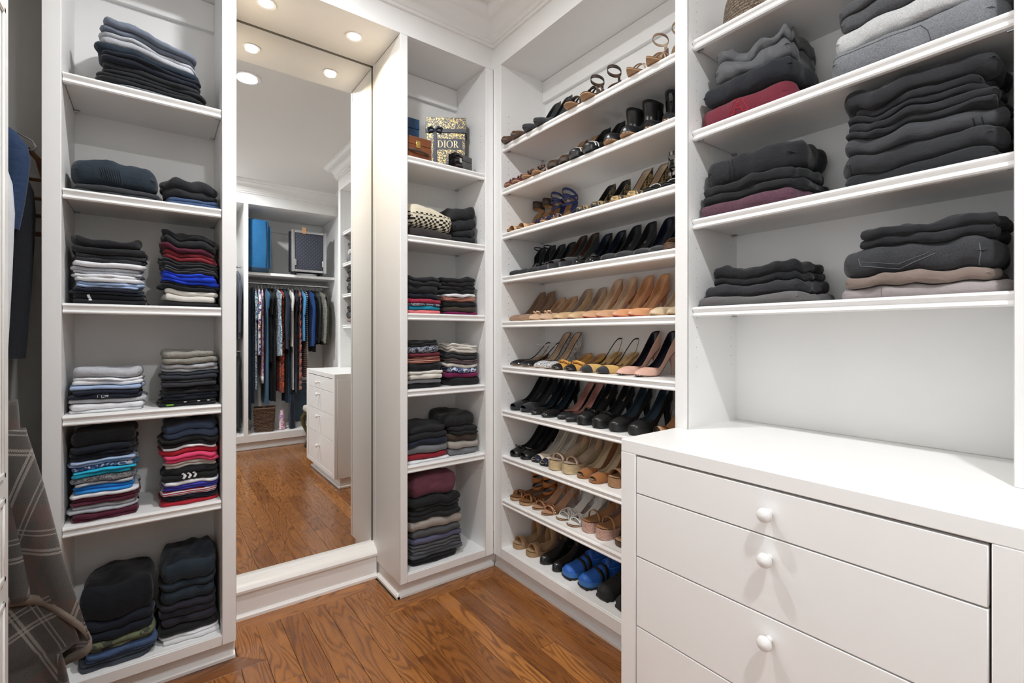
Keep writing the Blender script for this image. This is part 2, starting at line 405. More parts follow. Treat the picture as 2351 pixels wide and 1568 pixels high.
box('side_panel', uw - ur + .012, uw - .001, .02, .305, 0, zt, WHITE, up)
box('back_panel', 0, uw - ur, .303, .315, 0, zt, WHITE, up, 0); box('top_panel', 0, uw - ur, .02, .305, zt - .0005, zt + .018, WHITE, up, 0)
for z in UPZ: shelf_board(up, .004, uw - ur, .024, .303, z - DT)
for xs, sg, dp in ((.004, 1, .0034), (uw - ur, -1, .009)): holes(up, xs, sg, (.048, .262), .20, zt - .24, .0 if sg > 0 else .018, .305, 0, zt, dep=dp)
# chest of drawers
XD = 1.10
ch = empty('chest_of_drawers', (XD, .930, 0), -PI / 2); tag(ch, 'white chest of four drawers with round white knobs below the open shelves', 'chest')
cw = .840; cdp = .582; st = .052
poly_extr('top_board', [(0, 0), (cw, 0), (cw, cdp), (.040, cdp), (.040, .2785), (0, .2785)], DT - .037, DT, WHITE, ch, bevel=.002)
box('side_panel', 0, .02, .022, .275, .083, DT - .037, WHITE, ch); box('side_panel', cw - .02, cw, .022, cdp, .083, DT - .037, WHITE, ch)
box('stile', 0.0, st, 0, .022, .083, DT - .037, WHITE, ch); box('stile', cw - st - .010, cw, 0, .022, .083, DT - .037, WHITE, ch)
box('bottom_rail', st, cw - st, 0, .022, .083, .118, WHITE, ch)
box('inner_back', st, cw - st, .250, .260, .10, DT - .037, RAWWOOD, ch, 0)
box('toe_kick', .02, cw - .02, .05, .275, 0, .083, WHITE, ch, 0); box('base_shoe', .005, cw - .005, .035, .05, 0, .02, TRIM, ch, .004)
box('base_shoe', .005, .02, .05, .275, 0, .02, TRIM, ch, .004)
DZS = [(.747, .8505, 0), (.567, .744, 0), (.368, .564, 0), (.121, .365, 0)]
for (z0, z1, _), yk in zip(DZS, (.800, .700, .516, .270)):
    dwr = box('drawer', st + .003, cw - st - .014, .0015, .0195, z0, z1, WHITE, ch, .0015)
    lx = dwr.location
    MB().lathe([(.0075, 0), (.0065, .008), (.0075, .012), (.0145, .018), (.0165, .024), (.0150, .030), (.009, .034), (.001, .0355)], 24).build('knob', KNOB, dwr, (.4235 - lx[0], -.009, yk - z0)).rotation_euler = (PI / 2, 0, 0)
# hanging wardrobe on the far side of the room (seen in the mirror)
wf = empty('wardrobe', (XE + .02, YFAR, 0), PI); tag(wf, 'white open wardrobe with chrome rail of dresses and luggage shelf', 'wardrobe')
def fx(X): return XE + .02 - X
ww = fx(.432)
box('stile', 0, fx(1.665), 0, .02, .085, SOF, WHITE, wf); box('stile', fx(.765), fx(.725), 0, .02, .085, SOF, WHITE, wf); box('stile', fx(.465), ww, 0, .02, .085, SOF, WHITE, wf)
box('side_panel', 0.001, fx(1.665), .02, .62, .085, SOF, WHITE, wf); box('divider', fx(.757), fx(.733), .02, .62, .085, SOF, WHITE, wf); box('side_panel', fx(.465), ww - .001, .02, .62, .085, SOF, WHITE, wf)
box('back_panel', fx(1.665), fx(.465), .618, .63, .085, SOF, WHITE, wf, 0); box('top_panel', fx(1.665), fx(.465), .02, .62, SOF, SOF + .018, WHITE, wf, 0)
box('bottom_rail', fx(1.665), fx(.465), 0.0005, .02, .085, .160, WHITE, wf); box('bottom_board', fx(1.665), fx(.465), .012, .62, .142, .162, WHITE, wf)
box('toe_kick', 0, ww, .045, .60, 0, .085, WHITE, wf, 0); box('base_shoe', 0, ww, .03, .045, 0, .02, TRIM, wf, .004)
box('shelf', fx(1.664), fx(.758), .10, .62, 1.832, 1.862, WHITE, wf, .003); box('cleat', fx(1.664), fx(.758), .598, .617, 2.40, 2.53, WHITE, wf)
RODY = YFAR - .30; RODZ = 1.765
MB().tube([(fx(1.664), .30, RODZ), (fx(.758), .30, RODZ)], .0135, 14).build('rail', CHROME, wf)
MB().tube([(fx(.732), .30, 1.93), (fx(.466), .30, 1.93)], .0135, 14).build('rail', CHROME, wf)
MB().tube([(fx(.732), .30, 1.02), (fx(.466), .30, 1.02)], .0135, 14).build('rail', CHROME, wf)
# corner hanging bay beside the open door
wc = empty('corner_wardrobe', (XL, 1.62, 0), PI / 2); tag(wc, 'white corner hanging bay with suits behind the open door', 'wardrobe')
box('stile', -.005, .012, .0, .02, 0, SOF, TRIM, wc); box('top_panel', 0, .375, .0, .59, SOF, SOF + .018, WHITE, wc, 0)
MB().tube([(-.005, .27, 1.95), (.75, .27, 1.95)], .0125, 12).build('rail', CHROME, wc)
MB().tube([(-.005, .27, 1.015), (.75, .27, 1.015)], .0125, 12).build('rail', CHROME, wc)
# ================================================================ cloth, leather and print materials
def fab(name, col, col2=None, pattern=None, scale=1.0, rough=.85, bump=.5, weave=700, sheen=.12, wr=1.0):
    if name in MAT: return MAT[name]
    m = newmat(name, col, rough); t = NT(m); t.b.inputs['Sheen Weight'].default_value = sheen; t.b.inputs['Sheen Roughness'].default_value = .5
    t.b.inputs['Specular IOR Level'].default_value = .25
    oc = t.coord('Object'); big = t.noise(oc, 14, 3, .55); fine = t.noise(oc, weave, 2, .6)
    c = t.mix(big, tuple(x * .82 for x in col), tuple(min(1, x * 1.18) for x in col))
    c2 = col2 or tuple(x * .5 for x in col)
    h = None
    if pattern == 'heather':
        sp = t.noise(t.coord('Object', (1, 1, 2.2)), 420 * scale, 3, .7); c = t.mix(t.ramp(sp, [(.42, (0, 0, 0)), (.60, (1, 1, 1))]), c, c2)
    elif pattern == 'denim':
        sp = t.noise(t.coord('Object', (1, 1, .25), (.6, 0, .6)), 900, 2, .7); c = t.mix(t.ramp(sp, [(.40, (0, 0, 0)), (.62, (1, 1, 1))]), c, c2)
    elif pattern in ('stripe', 'xstripe'):
        w = t.new('TexWave', wave_type='BANDS', bands_direction='Z' if pattern == 'stripe' else 'X', i_Scale=scale); t.k(oc, w.inputs[0]); w.inputs['Distortion'].default_value = .6
        c = t.mix(t.ramp(w.outputs[1], [(.5, (0, 0, 0)), (.55, (1, 1, 1))]), c, c2)
    elif pattern == 'blotch':
        v = t.new('TexVoronoi', i_Scale=scale); t.k(t.coord('Object'), v.inputs[0])
        nz = t.noise(oc, scale * 1.3, 2, .5, 1.5); c = t.mix(t.ramp(nz, [(.47, (0, 0, 0)), (.50, (1, 1, 1))]), c, c2)
    elif pattern == 'camo':
        nz = t.noise(oc, 22, 2, .4, .6); n2 = t.noise(t.coord('Object', (1.2, 1, 1), (0, 0, .7)), 30, 2, .4, .4)
        c = t.mix(t.ramp(nz, [(.50, (0, 0, 0)), (.52, (1, 1, 1))]), c, c2); c = t.mix(t.ramp(n2, [(.56, (0, 0, 0)), (.58, (1, 1, 1))]), c, (.13, .14, .085))
    elif pattern == 'floral':
        v = t.new('TexVoronoi', i_Scale=scale); t.k(oc, v.inputs[0]); sep = t.new('SeparateColor'); t.k(v.outputs['Color'], sep.inputs[0])
        c = t.mix(t.ramp(sep.outputs[0], [(.40, (0, 0, 0)), (.42, (1, 1, 1))], 'CONSTANT'), c, c2)
        c = t.mix(t.ramp(sep.outputs[1], [(.72, (0, 0, 0)), (.74, (1, 1, 1))], 'CONSTANT'), c, (.85, .8, .75))
        c = t.mix(t.ramp(sep.outputs[2], [(.84, (0, 0, 0)), (.86, (1, 1, 1))], 'CONSTANT'), c, (.75, .20, .05))
    elif pattern == 'chevron':
        sp = t.new('SeparateXYZ'); t.k(oc, sp.inputs[0])
        zig = t.math('ABSOLUTE', t.math('SUBTRACT', t.math('FRACT', t.math('MULTIPLY', t.math('ADD', sp.outputs[0], sp.outputs[1]), 16.0)), .5))
        b = t.math('FRACT', t.math('ADD', t.math('MULTIPLY', sp.outputs[2], 6.5), t.math('MULTIPLY', zig, .9)))
        c = t.ramp(b, [(0, (.012, .014, .03)), (.3, (.62, .05, .04)), (.5, (.70, .45, .28)), (.62, (.012, .014, .03)), (.8, (.55, .06, .12)), (.92, (.75, .6, .45))], 'CONSTANT')
    elif pattern == 'fairisle':
        sp = t.new('SeparateXYZ'); t.k(oc, sp.inputs[0])
        row = t.math('MULTIPLY', sp.outputs[2], 1.0); u = t.math('MULTIPLY', t.math('ADD', sp.outputs[0], t.math('MULTIPLY', sp.outputs[1], 1.0)), 75.0)
        chk = t.new('TexChecker', i_Scale=1.0); chk.inputs[1].default_value = (0, 0, 0, 1); chk.inputs[2].default_value = (1, 1, 1, 1)
        cb = t.new('CombineXYZ'); t.k(u, cb.inputs[0]); t.k(t.math('MULTIPLY', sp.outputs[2], 95.0), cb.inputs[1]); cb.inputs[2].default_value = .5; t.k(cb.outputs[0], chk.inputs[0])
        band = t.ramp(sp.outputs[2], [(0, (1, 1, 1)), (.058, (1, 1, 1)), (.062, (0, 0, 0)), (.070, (1, 1, 1)), (.079, (0, 0, 0))], 'CONSTANT')
        c = t.mix(t.math('MULTIPLY', chk.outputs[1], band), c, c2)
    wrk = t.noise(t.coord('Object', (1, 1, 1.6)), 26, 3, .5, .8)
    n1 = t.bump(wrk, .55 * wr, .006); n2 = t.bump(fine, bump, .0006, n1)
    t.k(c, t.b.inputs['Base Color']); t.k(n2, t.b.inputs['Normal']); return m
def lea(name, col, rough=.38, bump=.15, coat=0.0, pattern=None, col2=None, scale=1.0, sheen=0.0):
    if name in MAT: return MAT[name]
    m = newmat(name, col, rough); t = NT(m); t.b.inputs['Coat Weight'].default_value = coat; t.b.inputs['Sheen Weight'].default_value = sheen
    oc = t.coord('Object'); n = t.noise(oc, 500, 2); big = t.noise(oc, 30, 3)
    c = t.mix(big, tuple(x * .85 for x in col), tuple(min(1, x * 1.15) for x in col))
    if pattern == 'speckle': c = t.mix(t.ramp(t.noise(oc, 420 * scale, 2, .8), [(.5, (0, 0, 0)), (.54, (1, 1, 1))]), c, col2)
    if pattern == 'leopard': c = t.mix(t.ramp(t.noise(oc, 70 * scale, 3, .6, 1.2), [(.50, (0, 0, 0)), (.54, (1, 1, 1))]), c, col2)
    if pattern == 'stripe':
        w = t.new('TexWave', i_Scale=60 * scale); t.k(oc, w.inputs[0]); c = t.mix(t.ramp(w.outputs[1], [(.5, (0, 0, 0)), (.56, (1, 1, 1))]), c, col2)
    if pattern == 'rope':
        w = t.new('TexWave', bands_direction='Z', i_Scale=55 * scale); t.k(oc, w.inputs[0]); w.inputs['Distortion'].default_value = 1.5; w.inputs['Detail Scale'].default_value = 8
        c = t.mix(w.outputs[1], c, col2); n = w.outputs[1]
    t.k(c, t.b.inputs['Base Color']); t.k(t.bump(n, bump, .0005), t.b.inputs['Normal']); return m
BLK = lea('black_leather', (.013, .013, .014), .33, .12); PAT = lea('black_patent', (.008, .008, .010), .10, .02, .6); SUE = lea('black_suede', (.016, .017, .021), .9, .5, sheen=.3)
NAVYI = lea('navy_lining', (.012, .018, .035), .45); BLKI = lea('black_lining', (.015, .016, .018), .5)
NUDE = lea('nude_leather', (.58, .34, .20), .34); NUDE2 = lea('peach_leather', (.66, .33, .17), .30); TAUPE = lea('taupe_suede', (.29, .18, .12), .85, .4, sheen=.2)
TANI = lea('tan_lining', (.50, .31, .17), .55); BEIGEI = lea('beige_lining', (.60, .46, .33), .55); PINKI = lea('pink_lining', (.50, .26, .22), .55)
TAN = lea('tan_leather', (.47, .17, .045), .45); SUET = lea('cognac_suede', (.29, .105, .025), .9, .5, sheen=.3); BEIS = lea('sand_suede', (.38, .22, .10), .9, .5, sheen=.3)
BRN = lea('brown_leather', (.085, .045, .027), .45); DBRN = lea('dark_brown_leather', (.045, .028, .020), .5); YEL = lea('mustard_leather', (.66, .36, .09), .5)
PINK = lea('blush_leather', (.70, .43, .34), .33); IVO = lea('ivory_leather', (.78, .70, .58), .4); WHT = lea('white_leather', (.80, .79, .76), .4); RED = lea('red_sole', (.35, .02, .015), .3)
GLIT = lea('silver_glitter', (.75, .75, .76), .35, .3, 0, 'speckle', (.03, .03, .035)); RGLIT = lea('rose_glitter', (.62, .40, .32), .35, .3, 0, 'speckle', (.25, .13, .09))
LEOP = lea('gold_animal_print', (.55, .38, .14), .45, .15, 0, 'leopard', (.03, .028, .05)); BROC = lea('black_gold_brocade', (.02, .018, .018), .5, .15, 0, 'leopard', (.35, .26, .14))
ROPE = lea('jute_rope', (.60, .47, .29), .9, .6, 0, 'rope', (.42, .31, .17)); CORK = lea('cork', (.40, .22, .11), .8, .5, 0, 'speckle', (.22, .11, .05))
ZEB = lea('black_white_stripe', (.03, .03, .03), .5, .1, 0, 'stripe', (.7, .7, .68)); BLUEM = lea('blue_straps', (.016, .030, .13), .4); BLUES = lea('blue_mesh', (.02, .12, .48), .55, .4)
BLUE2 = lea('blue_rubber', (.045, .17, .46), .6, .2); RUB = lea('black_rubber', (.012, .012, .012), .75, .3); SILV = newmat('silver_metal', (.7, .7, .72), .25, Metallic=1.0)
GREYL = lea('grey_strap', (.45, .46, .47), .5); PEWT = lea('pewter_leather', (.16, .13, .10), .35); JEWEL = newmat('copper_jewels', (.55, .30, .16), .18, Metallic=.9)
SOLET = lea('tan_sole', (.42, .24, .12), .6); SOLEB = lea('black_sole', (.012, .012, .012), .5)
GOLDTXT = newmat('gold_print', (.62, .45, .16), .4)
# ================================================================ shoes
def curve(pts, s):
    xs = [p[0] for p in pts]; ys = [p[1] for p in pts]; n = len(xs); s = np.asarray(s, float)
    m = np.gradient(np.array(ys), np.array(xs)); h = np.diff(xs); i = np.clip(np.searchsorted(xs, s) - 1, 0, n - 2)
    xs = np.array(xs); ys = np.array(ys); d = np.diff(ys) / h
    for k in range(n - 1):
        if d[k] == 0: m[k] = m[k + 1] = 0
        else:
            m[k] = np.clip(m[k] / d[k], 0, 3) * d[k]; m[k + 1] = np.clip(m[k + 1] / d[k], 0, 3) * d[k]
    t = (s - xs[i]) / h[i]
    return (2 * t**3 - 3 * t**2 + 1) * ys[i] + (t**3 - 2 * t**2 + t) * h[i] * m[i] + (-2 * t**3 + 3 * t**2) * ys[i + 1] + (t**3 - t**2) * h[i] * m[i + 1]
TOES = {'point': [(.86, .026), (.94, .0135), (.985, .005), (1, .0)], 'almond': [(.86, .030), (.94, .020), (.985, .010), (1, .0)], 'round': [(.86, .0345), (.94, .027), (.985, .015), (1, .0)], 'square': [(.86, .036), (.94, .032), (.985, .025), (1, .0)]}
class Last:
    def __init__(s, L=.232, H=.09, P=0.0, toe='point', ts=.004, wide=1.0, wedge=False, platall=False):
        if H > .08 and P < .005 and toe != 'round': H *= 1.08
        s.L, s.H, s.P, s.toe, s.ts, s.wide, s.wedge, s.platall = L, H, P, toe, ts, wide, wedge, platall
        s.wp = [(0, 0), (.012, .0125), (.04, .0205), (.11, .0265), (.30, .0245), (.46, .0285), (.66, .0375), (.77, .0350)] + TOES[toe]
    def w(s, t): return np.maximum(curve(s.wp, np.clip(t, 0, 1)), 0) * s.wide
    def zi(s, t):
        t = np.asarray(t, float)
        return s.P + s.ts + s.H * (1 - sst(.02, .66, t)) * (1 - .10 * np.clip(t / .15, 0, 1)) + .006 * np.clip((t - .78) / .22, 0, 1)**2
    def bottom(s, t):
        t = np.asarray(t, float)
        if s.wedge: return np.zeros_like(t) + .004 * np.clip((t - .85) / .15, 0, 1)**2
        pl = s.P * sst(.44, .54, t) if not s.platall else s.P
        return np.maximum(s.zi(t) - s.ts - pl, 0)
def stations(n, a=0.0, b=1.0): k = np.linspace(0, 1, n); return a + (b - a) * (.5 - .5 * np.cos(PI * k))
def shell_mesh(la, hv, st, phi0=.38, a=0.0, b=1.0, n=26, M=7, off=0.0, open_w=.10):
    """upper: two strips of cross sections that meet over the toes"""
    S_ = stations(n, a, b); V = []; F = []
    pm = phi0 + (PI / 2 - phi0) * sst(st - open_w, st, S_)
    w = la.w(S_) + off; z0 = la.zi(S_) - la.ts; h = curve(hv, S_) + off + la.ts
    A = h / np.sin(pm)
    for sg in (1, -1):
        base = len(V)
        for i, s in enumerate(S_):
            for j in range(M + 1):
                ph = pm[i] * j / M; V.append((s * la.L + (off if s > .5 else -off), sg * w[i] * math.cos(ph)**.9, z0[i] + A[i] * math.sin(ph)))
        for i in range(n - 1):
            for j in range(M):
                q = [base + i * (M + 1) + j, base + (i + 1) * (M + 1) + j, base + (i + 1) * (M + 1) + j + 1, base + i * (M + 1) + j + 1]
                F.append(q if sg < 0 else q[::-1])
    return V, F
def sole_mesh(la, n=24, grow=1.03, top=None, bot=None):
    S_ = stations(n); w = la.w(S_) * grow; zt = la.zi(S_) - .0005 if top is None else top(S_); zb = la.bottom(S_) if bot is None else bot(S_)
    V = []; F = []
    for i, s in enumerate(S_):
        x = s * la.L
        V += [(x, w[i], zt[i]), (x, -w[i], zt[i]), (x, w[i] * .96, zb[i]), (x, -w[i] * .96, zb[i])]
    for i in range(n - 1):
        a, b = 4 * i, 4 * i + 4
        F += [(a, b, b + 1, a + 1), (a + 2, a + 3, b + 3, b + 2), (a, a + 2, b + 2, b), (a + 1, b + 1, b + 3, a + 3)]
    return V, F
def insole_mesh(la, n=20, m=6, a=0.0, b=1.0, dz=.0014, k=.95):
    S_ = stations(n, a, b); w = la.w(S_) * k; z = la.zi(S_) + dz; V = []; F = []
    for i, s in enumerate(S_):
        for j in range(m + 1):
            u = j / m * 2 - 1; V.append((s * la.L, u * w[i], z[i] + .0018 * u * u))
    for i in range(n - 1):
        for j in range(m): F.append((i * (m + 1) + j, (i + 1) * (m + 1) + j, (i + 1) * (m + 1) + j + 1, i * (m + 1) + j + 1))
    return V, F
def heel_mesh(la, kind):
    zt = float(la.zi(.10)) - la.ts; top = (.030, .0245, .0225)      # centre x, rx, ry
    bot = {'stiletto': (.020, .0048, .0048, 2.6), 'slim': (.022, .008, .008, 2.0), 'block': (.026, .019, .020, 1.0), 'kitten': (.022, .006, .006, 2.2), 'stack': (.030, .024, .022, 1.0)}[kind]
    V = []; F = []; n = 14; K = 9
    for k in range(K):
        t = k / (K - 1); q = 1 - (1 - t)**bot[3]
        cx = top[0] + (bot[0] - top[0]) * q; rx = top[1] + (bot[1] - top[1]) * q; ry = top[2] + (bot[2] - top[2]) * q; z = zt * (1 - t)
        for a in range(n):
            an = 2 * PI * a / n; xx = cx + rx * math.cos(an); zz = z
            if k == 0: zz = float(la.zi(max(xx, 0) / la.L)) - la.ts * .6
            elif k == 1: zz = min(z, float(la.zi(max(xx, 0) / la.L)) - la.ts)
            V.append((xx, ry * math.sin(an), zz))
    for k in range(K - 1):
        for a in range(n): F.append((k * n + a, (k + 1) * n + a, (k + 1) * n + (a + 1) % n, k * n + (a + 1) % n))
    F.append(tuple((K - 1) * n + a for a in range(n))[::-1]); F.append(tuple(range(n)))
    return V, F
def band_mesh(la, s0, wid, hgt, skew=0.0, n=14, grow=1.03, s1=None):
    """strap over the foot from one sole edge to the other"""
    V = []; F = []; s1 = s0 if s1 is None else s1
    for k in range(n + 1):
        ph = PI * k / n; u = math.cos(ph); sc = s0 + (s1 - s0) * k / n + skew * math.sin(ph)
        for e in (-.5, .5):
            t = sc + e * wid / la.L; V.append((t * la.L, float(la.w(t)) * grow * u, max(float(la.zi(t)), float(la.zi(sc)) - .004) - .002 + hgt * math.sin(ph)**.75))
    for k in range(n): F.append((2 * k, 2 * k + 1, 2 * k + 3, 2 * k + 2))
    return V, F
def ribbon(P, wid, updir=(0, 0, 1), closed=False):
    V = []; F = []; u = np.array(updir, float) * wid / 2; m = len(P)
    for p in P: V += [tuple(np.array(p) - u), tuple(np.array(p) + u)]
    for k in range(m if closed else m - 1):
        j = (k + 1) % m; F.append((2 * k, 2 * j, 2 * j + 1, 2 * k + 1))
    return V, F
def ankle_loop(la, dz, rx=.034, ry=.026, tilt=.0, cx=.034, n=22):
    z = float(la.zi(.05)) + dz
    return [(cx + rx * math.cos(a), ry * math.sin(a), z + tilt * math.cos(a)) for a in np.linspace(0, 2 * PI, n, endpoint=False)]
PUMPH = [(0, .060), (.06, .059), (.18, .047), (.38, .027), (.54, .023), (.70, .030), (.80, .029), (.90, .021), (.97, .012), (1, .004)]
LOWH = [(0, .046), (.06, .045), (.18, .036), (.38, .022), (.54, .018), (.74, .024), (.82, .025), (.91, .019), (.97, .011), (1, .004)]
TXT = {}
def text_mesh(word):
    if word not in TXT:
        cu = bpy.data.curves.new('text_outline', 'FONT'); cu.body = word; cu.align_x = 'CENTER'; cu.align_y = 'CENTER'; cu.resolution_u = 3
        ob = bpy.data.objects.new('text_outline', cu); COL.objects.link(ob); bpy.context.view_layer.update()
        me = ob.evaluated_get(bpy.context.evaluated_depsgraph_get()).to_mesh()
        TXT[word] = ([(v.co.x, v.co.y) for v in me.vertices], [tuple(p.vertices) for p in me.polygons]); bpy.data.objects.remove(ob)
    return TXT[word]
def shoe_design(kind, up, ins, lin=None, sole=None, heel='stiletto', H=.09, P=0.0, toe='point', heelm=None, cap=None, trim=None, st=.73, label=None, extra=None, wide=.915, L=.232, platm=None, straps=None, sy=1.0):
    """list of (part name, V, F, materials, solidify)"""
    lin = lin or ins; sole = sole or SOLET; heelm = heelm or up; R = []
    la = Last(L, H, P, toe, wide=wide, wedge=kind in ('wedge', 'espadrille', 'slidewedge'))
    def add(nm, VF, mats, sol=0.0, weld=0.0): R.append((nm, VF[0], VF[1], mats if isinstance(mats, list) else [mats], sol, weld))
    if kind in ('pump', 'peep', 'sling', 'wedge', 'flat', 'dorsay'):
        hv = LOWH if H < .03 else PUMPH; b = .955 if kind in ('peep',) or (kind == 'wedge' and toe != 'point') else 1.0
        if kind == 'sling':
            add('upper', shell_mesh(la, hv, st, a=.50, b=b, open_w=.16), [up, lin], .0016, 1e-5)
            z0 = float(la.zi(.5)) + .016; zh = float(la.zi(.04)) + .062; P_ = []
            for a in np.linspace(-1, 1, 25):
                q = abs(a)**1.0; x = .50 * L * q**1.6 - .004 * (1 - q); y = math.copysign(float(la.w(.5)) * min(1, (abs(a) * 1.9)**.6), a) if a else 0
                P_.append((x, y, zh + (z0 - zh) * sst(.05, 1, q)))
            add('sling_strap', ribbon(P_, .006), [trim or up, lin], .0015)
            add('buckle', tube([(.07 + .006 * math.cos(a), float(la.w(.3)) * .98, float(la.zi(.3)) + .043 + .006 * math.sin(a)) for a in np.linspace(0, 2 * PI, 10, endpoint=False)], .0012, 6, False, True), SILV)
        elif kind == 'dorsay':
            add('upper', shell_mesh(la, hv, st, a=.58, b=b, open_w=.12), [up, lin], .0016, 1e-5); add('heel_counter', shell_mesh(la, hv, .99, a=0, b=.24, n=10, open_w=.01), [up, lin], .0016, 1e-5)
        else: add('upper', shell_mesh(la, hv, st, b=b), [up, lin], .0016, 1e-5)
        if trim and kind in ('pump', 'sling'):
            S_ = stations(30, .50 if kind == 'sling' else 0.0, st); phi0 = .38; ow = .16 if kind == 'sling' else .10
            pm = phi0 + (PI / 2 - phi0) * sst(st - ow, st, S_); hh = curve(hv, S_) + la.ts
            def side(sg): return [(s * L, sg * float(la.w(s)) * math.cos(p)**.9, float(la.zi(s)) - la.ts + float(h_)) for s, p, h_ in zip(S_, pm, hh)]
            pts = (side(1)[::-1] + side(-1)[1:]) if kind != 'sling' else (side(1) + side(-1)[::-1][1:])
            add('topline_trim', tube(pts, .0017, 6), trim)
        if cap: add('toe_cap', shell_mesh(la, hv, st, a=.855, b=b, n=12, off=.0009, open_w=.01), cap, 0.0, 1e-5)
        add('insole', insole_mesh(la, b=.70 if b == 1 else .99), ins)
    elif kind in ('sandal', 'slide', 'espadrille', 'slidewedge', 'gladiator', 'mary'):
        add('insole', insole_mesh(la, k=.99), ins)
        for q in (straps or [(.76, .022, .034)]):
            add('strap', band_mesh(la, q[0], q[1], q[2], q[3] if len(q) > 3 else 0.0, s1=q[4] if len(q) > 4 else None), [up, lin], .0018)
        if kind in ('sandal', 'mary', 'espadrille'):
            add('heel_counter', shell_mesh(la, [(0, .040), (.2, .034), (.30, .008), (1, .002)], .99, a=0, b=.27, n=10, open_w=.01), [up, lin], .0016, 1e-5)
    elif kind in ('boot', 'sneaker', 'hiker'):
        sh = .105 if kind == 'boot' else (.045 if kind == 'sneaker' else .070)
        hv = [(0, .05), (.2, .06), (.34, .078 if kind == 'boot' else .070), (.46, .064 if kind == 'boot' else .062), (.60, .050), (.74, .042), (.86, .037), (.94, .030), (.985, .018), (1, .006)]
        add('upper', shell_mesh(la, hv, .20, a=.10, b=1.0, open_w=.02, phi0=1.5), [up, lin], 0.0, 1e-5)
        V = []; F = []; n = 22; K = 9; z0 = float(la.zi(.06)) - .004
        for k in range(K):
            t = k / (K - 1); z = z0 + sh * t
            rx = .050 - .006 * math.sin(PI * t) + (.004 if kind != 'boot' else 0) * t; ry = (.030 + .006 * t) * wide; cx = .050 + .004 * t
            for a in range(n):
                an = 2 * PI * a / n; V.append((cx + rx * math.cos(an), ry * math.sin(an), z + (.010 * t * -math.cos(an) if kind != 'boot' else .004 * math.cos(2 * an) * t)))
        for k in range(K - 1):
            for a in range(n): F.append((k * n + a, k * n + (a + 1) % n, (k + 1) * n + (a + 1) % n, (k + 1) * n + a))
        add('shaft', (V, F), [up, lin], .0025)
    # sole and heel
    if kind == 'espadrille' or kind == 'slidewedge': add('sole', sole_mesh(la, grow=1.06), platm or ROPE)
    elif kind == 'wedge': add('sole', sole_mesh(la, grow=1.01), platm or up)
    elif kind in ('sneaker', 'hiker'):
        add('midsole', sole_mesh(la, grow=1.06, top=lambda s: la.zi(s) + .010, bot=lambda s: la.zi(s) - la.ts - .006), cap or up)
        add('outsole', sole_mesh(la, grow=1.05, top=lambda s: la.zi(s) - la.ts - .005, bot=lambda s: np.maximum(la.zi(s) - la.ts - .014, .004)), sole)
        b = MB()
        for i, s in enumerate(np.linspace(.06, .94, 11)):
            for sg in (1, -1):
                y = float(la.w(s)) * .82 * sg; b.box(s * L - .006, s * L + .006, y - .007, y + .007, 0 if H < .03 else max(0, float(la.bottom(s)) - .014), max(.006, float(la.zi(s)) - .010))
        add('tread_lugs', (b.V, b.F), sole)
    else:
        if P > .004:
            add('sole', sole_mesh(la), platm or up)
        else: add('sole', sole_mesh(la), sole)
        if H > .012: add('heel', heel_mesh(la, heel), heelm)
    if label:
        lw = .011
        V, F = insole_mesh(la, 5, 2, .07, .24, .0024, 1.0); V = [(x, max(-lw, min(lw, y)), z) for x, y, z in V]; add('insole_label', (V, F), label)
    for ex in (extra or []):
        e = ex[0]
        if e == 'anklestrap':
            add('ankle_strap', ribbon(ankle_loop(la, ex[1], tilt=.006), ex[2], closed=True), [ex[3] if len(ex) > 3 else up, lin], .0016)
            add('back_strap', ribbon([(.001, 0, float(la.zi(0)) + q) for q in np.linspace(.0, ex[1] - .006, 5)], .012, (0, 1, 0)), [up, lin], .0016)
        elif e == 'rings':       # stacked straps round the ankle
            for q in range(ex[1]):
                add('ankle_band', ribbon(ankle_loop(la, .016 + q * ex[2], rx=.040 + .001 * q, ry=.031, tilt=.018 if q % 2 else -.014, cx=.042), ex[2] * .86, closed=True), [up, lin], .0022)
        elif e == 'laces':
            random.seed(int(ex[1] * 1000))
            for q in range(ex[2]):
                z = float(la.zi(.05)) + .02 + .06 * q / ex[2]; P_ = [(.045 + .046 * math.cos(a) + .006 * random.uniform(-1, 1), .030 * math.sin(a), z + .012 * math.sin(2 * a + q) + .010 * random.uniform(-1, 1)) for a in np.linspace(0, 2 * PI, 16, endpoint=False)]
                add('lace', tube(P_, .0013, 5, False, True), up)
        elif e == 'bow':
            zc = float(la.zi(.80)) + .030; b = MB()
            for sg in (1, -1):
                b.tube([(.80 * L, 0, zc), (.80 * L + .006, sg * .010, zc + .008), (.80 * L, sg * .021, zc + .006), (.80 * L - .006, sg * .020, zc - .002), (.80 * L, 0, zc)], [.002, .004, .0045, .004, .002], 8)
            add('bow', (b.V, b.F), ex[1]); bb_ = MB(); bb_.lathe([(.001, .006), (.0045, .004), (.005, 0), (.0045, -.004), (.001, -.006)], 10, (.80 * L, 0, zc)); add('bow_knot', (bb_.V, bb_.F), ex[1])
        elif e == 'rosette':
            zc = float(la.zi(.82)) + .026
            for k in range(4):
                P_ = [(.82 * L + (.005 + .0042 * k) * math.cos(a) * .9, (.005 + .0048 * k) * math.sin(a), zc + .010 - .0035 * k + .002 * math.sin(3 * a + k)) for a in np.linspace(0, 2 * PI, 14, endpoint=False)]
                add('rosette_petal', tube(P_, .0030, 6, False, True), ex[1])
        elif e == 'ruffle':
            zc = float(la.zi(.66)) + .030; P_ = []
            for k in range(40):
                a = PI * k / 39; P_.append((.67 * L + .018 * math.sin(a) + .004 * math.sin(k * 1.9), .033 * math.cos(a), zc - .006 + .010 * math.sin(a) + .004 * math.cos(k * 2.3)))
            add('ruffle', tube(P_, .0042, 7), ex[1])
        elif e == 'jewels':
